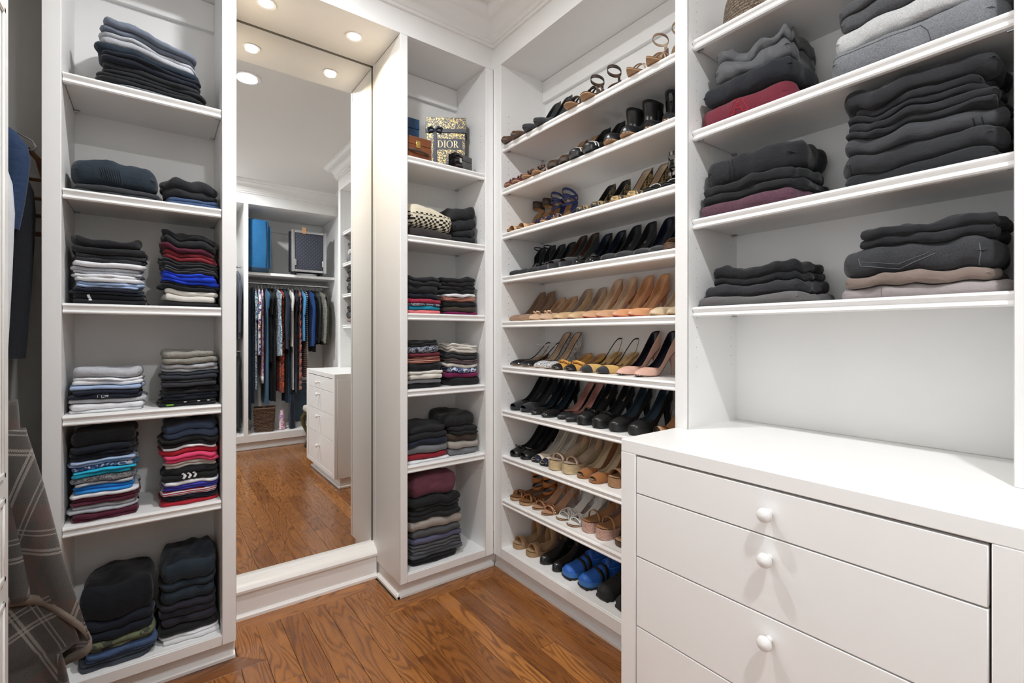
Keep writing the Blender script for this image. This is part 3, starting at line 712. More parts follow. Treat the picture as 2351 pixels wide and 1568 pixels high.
            for k in range(9):
                a = PI * (k + .5) / 9; b = MB(); r = .0045 + .0015 * (k % 3 == 1)
                b.lathe([(.0005, r), (r * .8, r * .5), (r, 0), (r * .8, -r * .5), (.0005, -r)], 7, (.76 * L + .008 * math.sin(3 * a), .036 * math.cos(a), float(la.zi(.76)) + .030 * math.sin(a) + .002)); add('jewel', (b.V, b.F), ex[1])
        elif e == 'velcro':
            for q in ((.50, .020, .060), (.63, .018, .050)): add('hook_strap', band_mesh(la, q[0], q[1], q[2], grow=1.05), ex[1], .003)
            add('tongue', band_mesh(la, .40, .03, .074, grow=.8), ex[2], .003)
        elif e == 'lacing':
            for q in np.linspace(.42, .66, 5): add('lace', band_mesh(la, q, .006, float(np.interp(q, [.4, .7], [.068, .047])), skew=.01, grow=.75), ex[1], .003)
        elif e == 'gore':
            z = float(la.zi(.06))
            for sg in (1, -1): add('elastic_panel', ribbon([(.055 + .018 * a, sg * (.0355), z + .03) for a in np.linspace(-1, 1, 5)], .06), ex[1], .001)
        elif e == 'stripes':
            for q in (.80, .87): add('toe_stripe', band_mesh(la, q, .007, float(np.interp(q, [.8, .9], [.031, .024])), grow=.98), ex[1], .0012)
        elif e == 'vein':        # thin straps lattice
            for q in ex[1]: add('strap', band_mesh(la, q[0], q[1], q[2], q[3], s1=q[4]), [up, lin], .0015)
        elif e == 'pearls':
            P_ = ankle_loop(la, ex[1], tilt=.004, n=26)
            for p in P_:
                b = MB(); b.lathe([(.0004, .0034), (.0028, .002), (.0034, 0), (.0028, -.002), (.0004, -.0034)], 7, p); add('pearl', (b.V, b.F), ex[2])
        elif e == 'text':
            V, F = text_mesh(ex[1]); sz = ex[2]
            add('insole_text', ([(ex[3] * L + u * sz, v * sz, float(la.zi(ex[3] + u * sz / L)) + .0045) for u, v in V], F), ex[4])
    return R
SHOE_ME = {}; KEEP = []
def shoe(design, label, group, toe_at, z, yaw=0.0, mirror=False, name='shoe', roll=0.0, L=.232):
    """toe_at = (X, Y) of the toe tip; the shoe points to the room (-X) when yaw = 0"""
    KEEP.append(design); key = (id(design), mirror)
    if key not in SHOE_ME:
        lst = []
        for nm, V, F, mats, sol, weld in design:
            if mirror and nm != 'insole_text': V = [(x, -y, zz) for x, y, zz in V]; F = [tuple(f)[::-1] for f in F]
            lst.append((nm, mesh(nm, V, F, mats, weld=weld, angle=45, orient=nm in ('upper', 'heel_counter', 'toe_cap')), sol, len(mats)))
        SHOE_ME[key] = lst
    c, s_ = math.cos(PI + yaw), math.sin(PI + yaw)
    t = empty(name, (toe_at[0] - L * c, toe_at[1] - L * s_, z), PI + yaw)
    if roll: t.rotation_euler = (roll, 0, PI + yaw)
    tag(t, label, 'shoe', group)
    for nm, me, sol, nm_ in SHOE_ME[key]:
        o = link(nm, me, t)
        if sol:
            md = o.modifiers.new('thickness', 'SOLIDIFY'); md.thickness = sol; md.offset = -1 if nm in ('upper', 'heel_counter') else 0
            if nm_ > 1: md.material_offset = 1
    return t
def pair(design, label, z, toes, yaw=(0.0, 0.0), name='shoe', X=1.408, L=.232, roll=(0, 0)):
    """toes: list of Y (or (X, Y)) of the two toe tips"""
    for i, q in enumerate(toes):
        x, y = q if isinstance(q, tuple) else (X, q)
        if z < .2: x = min(x, 1.428)
        y = min(max(y, .982), 1.890)
        lb = label if len(toes) == 1 else label + (', nearer the corner' if i == 0 else ', nearer the chest')
        shoe(design, lb, 'pair: ' + label, (x, y), z + .0006, yaw[i % len(yaw)], i % 2 == 1, name, roll[i % 2], L)
D = shoe_design
Z1, Z2, Z3, Z4, Z5, Z6, Z7, Z8, Z9, Z10 = 2.145, 1.930, 1.706, 1.490, 1.266, 1.043, .8235, .596, .377, .133
# ---- highest shelf
pair(D('wedge', BRN, TANI, toe='almond', H=.055, st=.70), 'brown leather low wedge at the corner end of the highest shoe shelf', Z1, [1.885, 1.808], (.0, .0), 'wedge_shoe', 1.350)
pair(D('pump', SUE, BLKI, H=.115, sole=SOLEB), 'black suede high heeled pump on the highest shoe shelf', Z1, [1.715, 1.635], (.0, .0), 'high_heel_pump', 1.345)
pair(D('sandal', DBRN, BRN, H=.09, heel='block', toe='round', straps=[(.70, .012, .050, 0, .78), (.78, .012, .046, 0, .70), (.62, .010, .056)], extra=[('anklestrap', .075, .014)]), 'brown strappy sandal with open loops on the highest shoe shelf', Z1, [1.43, 1.335], (.05, .05), 'strappy_sandal', 1.350)
pair(D('sandal', TAUPE, BEIGEI, H=.105, straps=[(.74, .007, .040), (.66, .006, .046)], extra=[('anklestrap', .070, .009)]), 'thin taupe ankle strap sandal on the highest shoe shelf', Z1, [1.115, 1.03], (0, 0), 'strappy_sandal', 1.350)
# ---- second shelf
pair(D('flat', lea('oxblood_leather', (.10, .02, .018), .4), TANI, H=.012, toe='round', extra=[('bow', lea('oxblood_leather', (.1, .02, .018)))]), 'dark red bow ballet flat on the second highest shoe shelf', Z2, [1.90, 1.825], (0, 0), 'ballet_flat', 1.375)
pair(D('sandal', DBRN, PINKI, H=.03, heel='block', toe='round', straps=[(.76, .014, .034), (.60, .010, .044)], extra=[('bow', BRN)]), 'small dark brown strapped sandal beside the dark red flats', Z2, [1.735, 1.66], (0, 0), 'strappy_sandal', 1.365)
pair(D('peep', DBRN, TANI, toe='round', H=.10, P=.010, platm=DBRN), 'dark brown peep toe pump on the second highest shoe shelf', Z2, [1.565, 1.49], (0, 0), 'high_heel_pump', 1.375)
pair(D('pump', BLK, BLKI, toe='round', H=.10, P=.012, platm=BLK, extra=[('stripes', WHT)]), 'black pump with white toe stripes on the second highest shoe shelf', Z2, [1.415, 1.335], (0, 0), 'high_heel_pump', 1.370, .225)
pair(D('boot', BLK, BLKI, toe='round', H=.060, heel='block', extra=[('gore', BLKI)]), 'short black leather ankle boot with block heel, shelf below the highest', Z2, [1.228, 1.148], (.0, .0), 'ankle_boot', 1.375, .225)
pair(D('boot', PAT, BLKI, toe='almond', H=.075, heel='block'), 'taller glossy black ankle boot beside the upright', Z2, [1.068, .992], (0, 0), 'ankle_boot', 1.405, .225)
#pair(D('pump', DBRN, TANI, toe='almond', H=.07, cap=lea('gold_cap', (.5, .28, .12), .3)), 'dark brown pump with gold toe cap beside the upright', Z2, [.9], (0,), 'high_heel_pump', 1.375)
# ---- third shelf
pair(D('sandal', lea('snake_tan', (.42, .26, .13), .5, .2, 0, 'leopard', (.25, .14, .07)), TANI, H=.085, toe='almond', straps=[(.80, .045, .028)], extra=[('anklestrap', .060, .034, DBRN)]), 'tan sandal with wide brown ankle cuff in the corner', Z3, [1.885, 1.808], (-.03, -.03), 'strappy_sandal', 1.385)
pair(D('sandal', BLUEM, TANI, H=.095, toe='almond', straps=[(.80, .006, .026), (.74, .006, .032), (.66, .006, .038)], extra=[('vein', [(.62, .005, .040, 0, .80), (.80, .005, .040, 0, .62), (.50, .005, .048, 0, .70), (.70, .005, .048, 0, .50)]), ('rings', 4, .014)]), 'blue strappy caged sandal with tan insole', Z3, [1.715, 1.635], (.05, .05), 'strappy_sandal', 1.390)
pair(D('pump', BROC, BLKI, H=.085, sole=SOLEB), 'black pointed pump with gold lace pattern', Z3, [1.405, 1.325], (0, 0), 'high_heel_pump', 1.385)
pair(D('pump', LEOP, BEIGEI, H=.10, toe='point', label=IVO, trim=BLK), 'gold animal print pointed pump with beige insole', Z3, [1.225, 1.145], (-.05, -.05), 'high_heel_pump', 1.390)
pair(D('sandal', ZEB, BLKI, H=.09, toe='round', sole=SOLEB, straps=[(.78, .012, .032), (.70, .010, .038), (.61, .010, .044)], extra=[('rings', 4, .015)]), 'black and white striped caged sandal beside the upright', Z3, [1.060, .985], (0, 0), 'strappy_sandal', 1.390)
# ---- fourth shelf
pair(D('dorsay', SUE, BLKI, H=.095, sole=SOLEB, extra=[('anklestrap', .048, .006)]), 'black suede pointed open sided heel in the corner', Z4, [1.888, 1.812], (0, 0), 'high_heel_pump', 1.40)
pair(D('pump', SUE, BLKI, H=.09, toe='almond', sole=SOLEB, extra=[('bow', SUE)]), 'black suede almond toe pump with small bow', Z4, [1.740, 1.668], (0, 0), 'high_heel_pump', 1.40)
pair(D('peep', SUE, BRN, H=.10, P=.016, toe='round', platm=SUE, heel='block'), 'black suede peep toe platform pump with brown lining', Z4, [1.592, 1.516], (0, 0), 'high_heel_pump', 1.40)
pair(D('pump', PAT, NAVYI, H=.10, toe='round', sole=SOLEB, extra=[('rosette', PAT)], st=.70), 'black patent pump with twisted rosette toe', Z4, [1.437, 1.360], (0, 0), 'high_heel_pump', 1.40)
pair(D('pump', SUE, BLKI, H=.10, toe='almond', sole=SOLEB, label=lea('pale_gold_label', (.62, .50, .28), .4), extra=[('text', 'CHANEL', .009, .16, BLKI)]), 'black suede pump with gold insole label', Z4, [1.280, 1.205], (0, 0), 'high_heel_pump', 1.40)
pair(D('pump', SUE, NAVYI, H=.105, toe='almond', sole=SOLEB), 'plain black suede pump with navy lining', Z4, [1.128, 1.058], (0, .0), 'high_heel_pump', 1.41)
pair(D('sandal', BRN, TANI, H=.09, toe='round', P=.012, straps=[(.80, .030, .030)], extra=[('anklestrap', .070, .020)]), 'brown leather platform sandal with broad ankle strap', Z4, [.985], (0,), 'strappy_sandal', 1.405)
# ---- fifth shelf: nude shoes
pair(D('pump', TAUPE, TAUPE, lin=TAUPE, H=.085), 'dark taupe suede pointed pump', Z5, [1.890, 1.816], (0, 0), 'high_heel_pump', 1.40)
pair(D('pump', lea('pale_nude', (.56, .38, .25), .45), TANI, H=.055, heel='kitten', extra=[('bow', lea('pale_nude', (.56, .38, .25)))]), 'pale nude kitten heel pump with tonal bow', Z5, [1.735, 1.655], (0, 0), 'kitten_heel_pump', 1.40)
pair(D('pump', lea('shiny_nude', (.60, .42, .24), .18, .05, .4), lea('grey_nude', (.40, .31, .25), .5), H=.085, toe='round', label=BLKI), 'glossy cream nude pump with round toe', Z5, [1.565, 1.475], (0, 0), 'high_heel_pump', 1.405)
pair(D('pump', NUDE, BEIGEI, H=.105, sole=RED), 'nude pointed stiletto pump with grey beige lining', Z5, [1.385, 1.31], (-.03, -.03), 'high_heel_pump', 1.40)
pair(D('pump', NUDE2, lea('peach_lining', (.62, .36, .19), .5), H=.105, sole=RED), 'peach tan pointed stiletto pump with red sole', Z5, [1.225, 1.15], (-.03, -.03), 'high_heel_pump', 1.40)
pair(D('pump', lea('cream_snake', (.62, .49, .33), .4, .2), BEIGEI, H=.09, toe='almond'), 'cream textured almond toe pump beside the upright', Z5, [1.056, .983], (0, 0), 'high_heel_pump', 1.41)
# ---- sixth shelf
pair(D('sling', PAT, TANI, H=.05, heel='kitten', label=IVO, extra=[('pearls', .050, WHT)]), 'black patent pointed slingback with beaded strap', Z6, [1.889, 1.808], (-.12, -.12), 'slingback_heel', 1.405)
pair(D('pump', GLIT, BEIGEI, H=.095, label=IVO, trim=BLK), 'silver glitter pointed pump with black edging', Z6, [1.712, 1.640], (.0, .0), 'high_heel_pump', 1.41)
pair(D('flat', YEL, TANI, H=.020, toe='round', cap=PAT, extra=[('ruffle', YEL)], heel='stack'), 'mustard ballet flat with black toe cap and ruffle', Z6, [1.575, 1.49], (-.05, -.05), 'ballet_flat', 1.405)
pair(D('sling', lea('honey_leather', (.68, .44, .16), .4), lea('honey_lining', (.60, .40, .18), .5), H=.075, heel='block', toe='round', cap=SUE, trim=BLK, extra=[('text', 'CHANEL', .0135, .17, BRN)]), 'honey slingback with black toe cap and black strap', Z6, [1.395, 1.305], (-.03, -.03), 'slingback_heel', 1.405)
pair(D('pump', PINK, lea('black_navy_lining', (.012, .013, .022), .35), H=.10, toe='almond', sole=SOLEB, heelm=PINK, extra=[]), 'blush pink pump with black lining', Z6, [1.215, 1.130], (-.08, -.06), 'high_heel_pump', 1.415)
# ---- seventh shelf
pair(D('peep', SUE, BLKI, H=.105, P=.010, toe='round', platm=SUE, extra=[('text', 'CHANEL', .0135, .17, GOLDTXT)]), 'black peep toe pump with pleated front in the corner', Z7, [(1.412, 1.889), (1.416, 1.812)], (0, 0), 'high_heel_pump')
pair(D('pump', PAT, lea('inky_lining', (.012, .022, .032), .3), H=.105, toe='almond', sole=SOLEB), 'black patent almond toe pump', Z7, [(1.408, 1.725), (1.400, 1.64)], (0, 0), 'high_heel_pump')
pair(D('pump', BLK, PINKI, H=.085, toe='point', sole=SOLEB, st=.80), 'black pointed heel with dusty pink lining', Z7, [(1.42, 1.56), (1.405, 1.49)], (0, 0), 'high_heel_pump')
pair(D('pump', BLK, BLKI, H=.100, P=.022, toe='round', platm=BLK, sole=SOLEB, heel='slim', label=TANI, extra=[('ruffle', BLK)]), 'black leather platform pump with ruffled throat', Z7, [(1.405, 1.412), (1.405, 1.325)], (0, -.03), 'high_heel_pump')
pair(D('pump', BLK, lea('steel_navy_lining', (.03, .05, .07), .3), H=.105, P=.020, toe='round', platm=SOLEB, sole=SOLEB, heel='slim'), 'smooth black round toe platform pump', Z7, [(1.408, 1.238), (1.415, 1.150)], (-.03, -.05), 'high_heel_pump')
pair(D('mary', PAT, lea('tan_satin', (.50, .24, .11), .35), H=.10, P=.012, toe='point', sole=SOLEB, platm=SOLEB, straps=[(.84, .040, .026), (.42, .007, .060)]), 'open sandal with shiny tan insole and black strap', Z7, [(1.435, 1.062), (1.435, .984)], (0, 0), 'strappy_sandal')
# ---- eighth shelf
dsg = D('peep', BLK, BLKI, H=.095, toe='round', P=.008, platm=BLK, extra=[('bow', BLK)], sole=lea('worn_sole', (.30, .19, .13), .7))
pair(dsg, 'black peep toe heel with small bow', Z8, [(1.405, 1.882), (1.412, 1.810)], (-.03, -.03), 'high_heel_pump')
pair(D('peep', IVO, lea('grey_lining', (.50, .47, .42), .5), H=.09, toe='round', cap=lea('navy_cap', (.02, .025, .05), .25), sole=SOLEB), 'ivory peep toe pump with navy toe cap', Z8, [(1.425, 1.738), (1.415, 1.665)], (.0, .0), 'high_heel_pump')
pair(D('espadrille', lea('pale_peach', (.66, .45, .29), .5), lea('stone_insole', (.42, .33, .25), .6), H=.07, P=.036, toe='round', straps=[(.78, .018, .030)], extra=[('anklestrap', .050, .012)]), 'peach platform espadrille with woven jute sole', Z8, [(1.405, 1.590), (1.412, 1.508)], (-.02, -.02), 'espadrille_sandal')
pair(D('wedge', SUET, lea('cream_lining', (.55, .44, .30), .6), H=.105, P=.004, toe='round', st=.78), 'cognac suede peep toe wedge', Z8, [(1.420, 1.428), (1.412, 1.350)], (-.05, -.05), 'wedge_shoe')
pair(D('slidewedge', lea('brown_strap', (.22, .10, .045), .5), TANI, H=.07, P=.03, toe='round', straps=[(.78, .05, .034)], platm=CORK), 'brown platform slide beside the suede wedges', Z8, [(1.435, 1.265), (1.44, 1.18)], (0, 0), 'platform_slide')
# ---- ninth shelf
pair(D('gladiator', TAN, lea('dark_tan_insole', (.20, .09, .035), .5), H=.012, P=.008, toe='round', platm=SOLET, straps=[(.82, .014, .030, 0, .68), (.68, .014, .032, 0, .82)], extra=[('rings', 6, .020)]), 'tan braided gladiator sandal', Z9, [(1.41, 1.885), (1.405, 1.805)], (.05, .0), 'gladiator_sandal')
pair(D('sandal', lea('rose_tan', (.48, .24, .14), .4), lea('rose_insole', (.50, .28, .17), .5), H=.085, toe='almond', straps=[(.78, .016, .030)], label=GREYL, extra=[('jewels', JEWEL), ('anklestrap', .055, .008)]), 'rose tan heeled sandal set with copper jewels', Z9, [(1.415, 1.725), (1.405, 1.648)], (-.03, -.03), 'jewelled_sandal')
pair(D('sandal', WHT, WHT, H=.080, toe='round', sole=SOLET, straps=[(.82, .006, .026), (.70, .006, .034)], extra=[('vein', [(.66, .005, .036, 0, .84), (.84, .005, .036, 0, .66), (.60, .005, .038, 0, .78), (.78, .005, .038, 0, .60)]), ('laces', 1.1, 5)]), 'white lattice sandal with tangled laces', Z9, [(1.425, 1.565), (1.415, 1.485)], (-.05, -.05), 'lace_up_sandal')
pair(D('espadrille', lea('gold_braid', (.50, .30, .13), .5, .4), lea('tan_footbed', (.36, .18, .08), .5), H=.055, P=.036, toe='round', straps=[(.74, .012, .042)], platm=RGLIT, extra=[('anklestrap', .050, .010)]), 'platform sandal with rose glitter sole', Z9, [(1.425, 1.402), (1.420, 1.318)], (-.05, -.05), 'platform_sandal')
pair(D('slide', BRN, TANI, H=.01, P=.012, toe='round', straps=[(.70, .05, .04)], platm=BRN), 'brown slide sandal beside the glitter platforms', Z9, [(1.43, 1.225)], (0,), 'slide_sandal')
# ---- cabinet bottom
pair(D('slidewedge', BEIS, BEIS, H=.045, P=.016, toe='round', straps=[(.80, .036, .034), (.36, .050, .085)], platm=lea('sand_sole', (.36, .22, .11), .8)), 'sand suede two strap slide sandal', Z10, [(1.455, 1.90), (1.448, 1.785)], (-.1, -.12), 'slide_sandal')
pair(D('boot', lea('shiny_black', (.010, .010, .011), .22, .06), BLKI, toe='almond', H=.05, heel='block', sole=SOLEB), 'smooth shiny black ankle boot', Z10, [(1.475, 1.685), (1.47, 1.60)], (-.05, -.05), 'ankle_boot')
pair(D('sneaker', BLUES, BLKI, toe='round', H=.012, P=.014, cap=BLUE2, sole=RUB, wide=1.08, extra=[('velcro', BLKI, BLUES)], L=.236), 'blue cycling shoe with black hook straps', Z10, [(1.465, 1.525), (1.455, 1.425)], (-.15, -.15), 'cycling_shoe', L=.236)
pair(D('hiker', lea('black_nubuck', (.018, .018, .018), .8, .5), BLKI, toe='round', H=.012, P=.014, cap=RUB, sole=RUB, wide=1.10, extra=[('lacing', RUB)], L=.24), 'black lace up hiking shoe', Z10, [(1.465, 1.315), (1.47, 1.215)], (-.05, -.05), 'hiking_shoe', L=.24)
# ================================================================ folded clothes
def layer_mesh(Sb, St, W_, D_, ox, oy, seed, nx=20, ny=12, corner=.08, wav=.006, yaw=0.0, rmax=.045):
    """soft slab between two height fields; W_ across, D_ deep, closed rounded edges"""
    r = np.random.default_rng(seed)
    a = np.linspace(-1, 1, nx); b = np.linspace(-1, 1, ny); u = np.sin(a * PI / 2); v = np.sin(b * PI / 2)
    U, Vv = np.meshgrid(u, v, indexing='ij')
    p = r.uniform(0, 6.28, 6)
    X = U * (1 - corner * np.abs(Vv)**5) * W_ / 2 + wav * (np.sin(Vv * 4.2 + p[0]) * .6 + np.sin(Vv * 9 + p[1]) * .3) * np.sign(U) * np.abs(U)**3
    Y = Vv * (1 - corner * np.abs(U)**5) * D_ / 2 + wav * (np.sin(U * 3.7 + p[2]) * .6 + np.sin(U * 8.3 + p[3]) * .35 + np.sin(U * 15 + p[4]) * .12) * np.sign(Vv) * np.abs(Vv)**3
    X, Y = ox + X * math.cos(yaw) - Y * math.sin(yaw), oy + X * math.sin(yaw) + Y * math.cos(yaw)
    zb = Sb(X, Y); zt = St(X, Y); mid = (zb + zt) / 2; h = np.maximum((zt - zb) / 2, .0008)
    rad = np.clip(h * .8 + .003, .002, rmax)
    dx = np.clip((1 - np.abs(U)) * W_ / 2 / rad, 0, 1); dy = np.clip((1 - np.abs(Vv)) * D_ / 2 / rad, 0, 1)
    s = np.clip(1 - ((1 - dx)**4 + (1 - dy)**4)**.25, 0, 1); prof = np.maximum(1 - (1 - s)**2.4, 0)**(1 / 2.4)
    T = np.stack([X, Y, mid + h * prof], -1).reshape(-1, 3); Bm = np.stack([X, Y, mid - h * prof], -1).reshape(-1, 3)
    bnd = np.zeros((nx, ny), bool); bnd[0] = bnd[-1] = True; bnd[:, 0] = bnd[:, -1] = True; bnd = bnd.ravel()
    it = np.arange(nx * ny); ib = it.copy(); free = ~bnd; ib[free] = nx * ny + np.arange(free.sum())
    V = np.concatenate([T, Bm[free]]); F = []
    g = it.reshape(nx, ny); k = ib.reshape(nx, ny)
    for i in range(nx - 1):
        for j in range(ny - 1):
            F.append((g[i, j], g[i + 1, j], g[i + 1, j + 1], g[i, j + 1])); F.append((k[i, j], k[i, j + 1], k[i + 1, j + 1], k[i + 1, j]))
    return V, F
GEO = {}
def ordinal(i, n):
    if n == 1: return ''
    if i == n - 1: return ', topmost'
    if i == 0: return ', lowest'
    return ', ' + ['', 'second', 'third', 'fourth', 'fifth', 'sixth', 'seventh', 'eighth', 'ninth', 'tenth', 'eleventh', 'twelfth'][n - 1 - i] + ' from top'
def pile(where, loc, rz, W_, D_, items, seed=1, group=None, gx=0.0, hole=False, prefix_ok=True):
    """items from the bottom up: (name, description, material, thickness, layers, {options}); local x across, -y is the front"""
    r = np.random.default_rng(seed); surf = [lambda X, Y: np.zeros_like(X)]
    n = len(items); out = []; gap = .0017 if rz == 0 else .0016
    for i, it in enumerate(items):
        nm, desc, mat, th, lay = it[:5]; op = it[5] if len(it) > 5 else {}
        w = W_ * op.get('w', 1.0) * r.uniform(.94, 1.0); d = D_ * op.get('d', 1.0) * r.uniform(.95, 1.0)
        ox0 = op.get('ox', 0.0) + r.uniform(-.004, .004); oy0 = op.get('oy', 0.0) + r.uniform(-.006, .006)
        Vs = []; Fs = []; z0 = None; yaw = r.normal(0, op.get('yaw', .022))
        rat = r.uniform(.6, 1.4, lay); rat *= lay / rat.sum()
        if i: surf.append(lambda X, Y, q=surf[-1]: q(X, Y) + gap)
        am = op.get('crump', .16); slope = op.get('gx', gx)
        for l in range(lay):
            t = th / lay * rat[l]; ph = r.uniform(0, 6.28, 5); fr = r.uniform(.7, 1.3, 4)
            base = surf[-1]
            def top(X, Y, base=base, t=t, ph=ph, fr=fr, am=am, slope=slope, hi=op.get('hi', 0.0)):
                nz = np.sin(X * 30 * fr[0] + ph[0] + 1.5 * np.sin(Y * 17 + ph[4])) * .45 + np.sin(X * 61 * fr[1] + Y * 23 + ph[1]) * .28 + np.sin(Y * 34 * fr[2] + ph[2]) * .3 + np.sin(X * 105 * fr[3] - Y * 60 + ph[3]) * .14 + hi * np.abs(np.sin(X * 22 * fr[2] + 3 * np.sin(X * 9 + Y * 21 + ph[1]) + ph[0]))**4
                return base(X, Y) + t * np.maximum(.35, 1 + am * nz + slope * X / .1)
            k = 1 - (.07 * r.random() if lay > 1 else 0)
            V, F = layer_mesh(base, top, w * k, d * (1 - .05 * r.random()), ox0 + r.uniform(-.005, .005) * (lay > 1), oy0 + r.uniform(-.008, .008) * (lay > 1), int(r.integers(1e9)), nx=op.get('nx', 22), ny=op.get('ny', 13), wav=op.get('wav', .006), corner=op.get('corner', .08), rmax=op.get('rmax', .045), yaw=yaw + r.normal(0, .008))
            m = sum(len(q) for q in Vs); Vs.append(V); Fs += [tuple(int(q) + m for q in f) for f in F]
            surf.append(top)
        V = np.concatenate(Vs)
        if rz == 0: lo, hi = ((-.2285, .1885) if loc[0] < .3 else (.9145, 1.3305)); lo -= loc[0]; hi -= loc[0]
        else: lo, hi = loc[1] - .884, loc[1] - .1625
        V[:, 0] = np.clip(V[:, 0], lo, hi); z0 = float(V[:, 2].min()); V[:, 2] -= z0
        GEO[nm + desc] = (V, Fs); me = mesh(nm, V, Fs, mat, angle=70)
        o = link(nm, me, None, (loc[0], loc[1], loc[2] + .0004 + z0), rz)
        lb = desc + ordinal(i, n) + ', ' + where
        tag(o, lb, op.get('cat', {'folded_trousers': 'trousers', 'folded_jeans': 'jeans', 'folded_sweater': 'sweater', 'folded_shirt': 'shirt', 'folded_tee': 'shirt', 'folded_shorts': 'shorts', 'folded_scarf': 'scarf', 'folded_blanket': 'blanket', 'folded_sweatshirt': 'sweatshirt', 'folded_blouse': 'blouse', 'folded_jacket': 'jacket', 'folded_cloth': 'cloth'}.get(nm, 'clothes')), group or ('folded clothes, ' + where))
        out.append(o)
    return out
def c(r, g, b): return srgb(r, g, b)
F_ = {}
def fb(key, col, **k):
    return fab('cloth_' + key, col, **k)
BK = fb('black', c(26, 27, 30)); BK2 = fb('soft_black', c(33, 34, 37)); CH = fb('charcoal', c(52, 53, 57)); NV = fb('navy', c(27, 33, 48)); NV2 = fb('ink_navy', c(22, 27, 38)); DKB = fb('dark_teal_navy', c(32, 42, 54))
GRY = fb('grey', c(125, 127, 132)); LG = fb('light_grey', c(190, 192, 197), pattern='heather', col2=c(160, 163, 170)); WH = fb('white', c(226, 227, 230)); OW = fb('off_white', c(215, 211, 203)); MEL = fb('grey_melange', c(140, 138, 132), pattern='heather', col2=c(95, 93, 90))
LBL = fb('pale_blue', c(160, 180, 212)); BLU = fb('cobalt', c(30, 66, 205)); SKY = fb('sky_blue', c(40, 140, 220)); TUR = fb('turquoise', c(38, 178, 214)); DEN = fb('denim', c(44, 62, 95), pattern='denim', col2=c(80, 102, 138)); DDEN = fb('dark_denim', c(44, 45, 48), pattern='denim', col2=c(60, 61, 65))
MAR = fb('maroon', c(105, 36, 50)); BUR = fb('burgundy', c(82, 26, 46)); PLU = fb('plum_heather', c(74, 44, 58), pattern='heather', col2=c(98, 68, 80)); RD = fb('red', c(165, 28, 45)); PNK = fb('hot_pink', c(225, 70, 115)); SAL = fb('salmon', c(222, 120, 122)); MAG = fb('magenta', c(112, 24, 74)); TEA = fb('teal', c(30, 140, 170))
SLT = fb('slate_blue', c(74, 84, 104)); BRW = fb('brown', c(64, 52, 44)); TPE = fb('taupe', c(122, 110, 104)); TPL = fb('pale_taupe', c(150, 142, 142)); ROY = fb('royal_violet', c(62, 62, 170)); CAM = fb('camouflage', c(62, 66, 58), pattern='camo', col2=c(105, 112, 84)); HTH = fb('tweed', c(60, 62, 68), pattern='heather', col2=c(190, 190, 192), scale=.6)
PLN = fb('plum_marl', c(92, 44, 62), pattern='heather', col2=c(125, 76, 90), bump=.9); SANDK = fb('oatmeal_knit', c(175, 168, 160), pattern='heather', col2=c(135, 128, 122), bump=1.0, weave=350); PRT = fb('printed_dark', c(40, 46, 60), pattern='blotch', col2=c(150, 155, 165), scale=60); WPR = fb('blue_white_print', c(210, 214, 222), pattern='blotch', col2=c(50, 75, 130), scale=45)
FAIR = fb('fair_isle', c(212, 202, 180), pattern='fairisle', col2=c(28, 26, 26), bump=1.0, weave=300); CHM = fb('charcoal_marl', c(66, 67, 70), pattern='heather', col2=c(92, 93, 96)); GM2 = fb('mid_grey_wool', c(98, 100, 104), pattern='heather', col2=c(130, 132, 136)); GL2 = fb('pale_grey_wool', c(168, 169, 170), pattern='heather', col2=c(200, 200, 200)); BSTR = fb('brown_stripe', c(120, 40, 40), pattern='stripe', col2=c(190, 150, 130), scale=40)
# ---- cabinet between the open door and the mirror (front of the piles at Y 2.03)
P1 = 'top shelf, tall cabinet'
pile(P1, (-.005, 2.155, 2.015), .0, .32, .20, [
    ('folded_trousers', 'grey cotton trousers', GRY, .020, 2, {'ox': .01}), ('folded_trousers', 'black dress trousers', BK, .030, 2, {}), ('folded_trousers', 'soft black trousers', BK2, .030, 2, {'ox': .004}),
    ('folded_trousers', 'ink navy trousers', NV2, .030, 2, {'w': .95}), ('folded_trousers', 'dark teal trousers', DKB, .026, 1, {'w': .92, 'ox': -.008}), ('folded_trousers', 'pale blue grey trousers', LG, .034, 2, {'w': .9, 'ox': -.005}), ('folded_trousers', 'grey blue chinos', fb('grey_blue', c(112, 120, 135)), .036, 2, {'w': .88, 'ox': -.008})], 11, gx=-.10)
P2 = 'second shelf, tall cabinet'
pile(P2 + ' by the coats', (-.105, 2.14, 1.655), 0, .255, .20, [('folded_trousers', 'charcoal cotton trousers', CH, .030, 2, {'w': .98, 'ox': .01}), ('folded_sweater', 'dark teal ribbed cardigan', fb('teal_rib', c(38, 48, 58), bump=1.0, weave=300), .088, 1, {'w': .93, 'crump': .12})], 12)
pile(P2 + ' by the mirror', (.105, 2.13, 1.655), 0, .165, .19, [('folded_jeans', 'blue denim jeans', DEN, .026, 2, {'w': 1.0}), ('folded_jacket', 'crumpled black jacket', BK2, .060, 2, {'crump': .45, 'wav': .01})], 13)
P3 = 'third shelf, tall cabinet'
pile(P3 + ' by the coats', (-.125, 2.14, 1.298), 0, .195, .21, [('folded_shorts', 'black shorts with white tag', BK, .032, 2, {'w': 1.02}), ('folded_tee', 'navy tee', NV, .018, 2, {}), ('folded_tee', 'pale blue tee', LBL, .018, 2, {'w': .95}), ('folded_tee', 'white tee', WH, .024, 2, {'w': .95}), ('folded_tee', 'light grey tee', LG, .022, 2, {'w': .95}), ('folded_tee', 'white sports top', WH, .016, 1, {'w': .96}), ('folded_tee', 'black tee with small print', CH, .024, 2, {'w': 1.0}), ('folded_sweatshirt', 'charcoal sweatshirt', BK2, .022, 1, {'w': 1.03}), ('folded_tee', 'black tee', BK, .026, 1, {'w': .9, 'crump': .35})], 14)
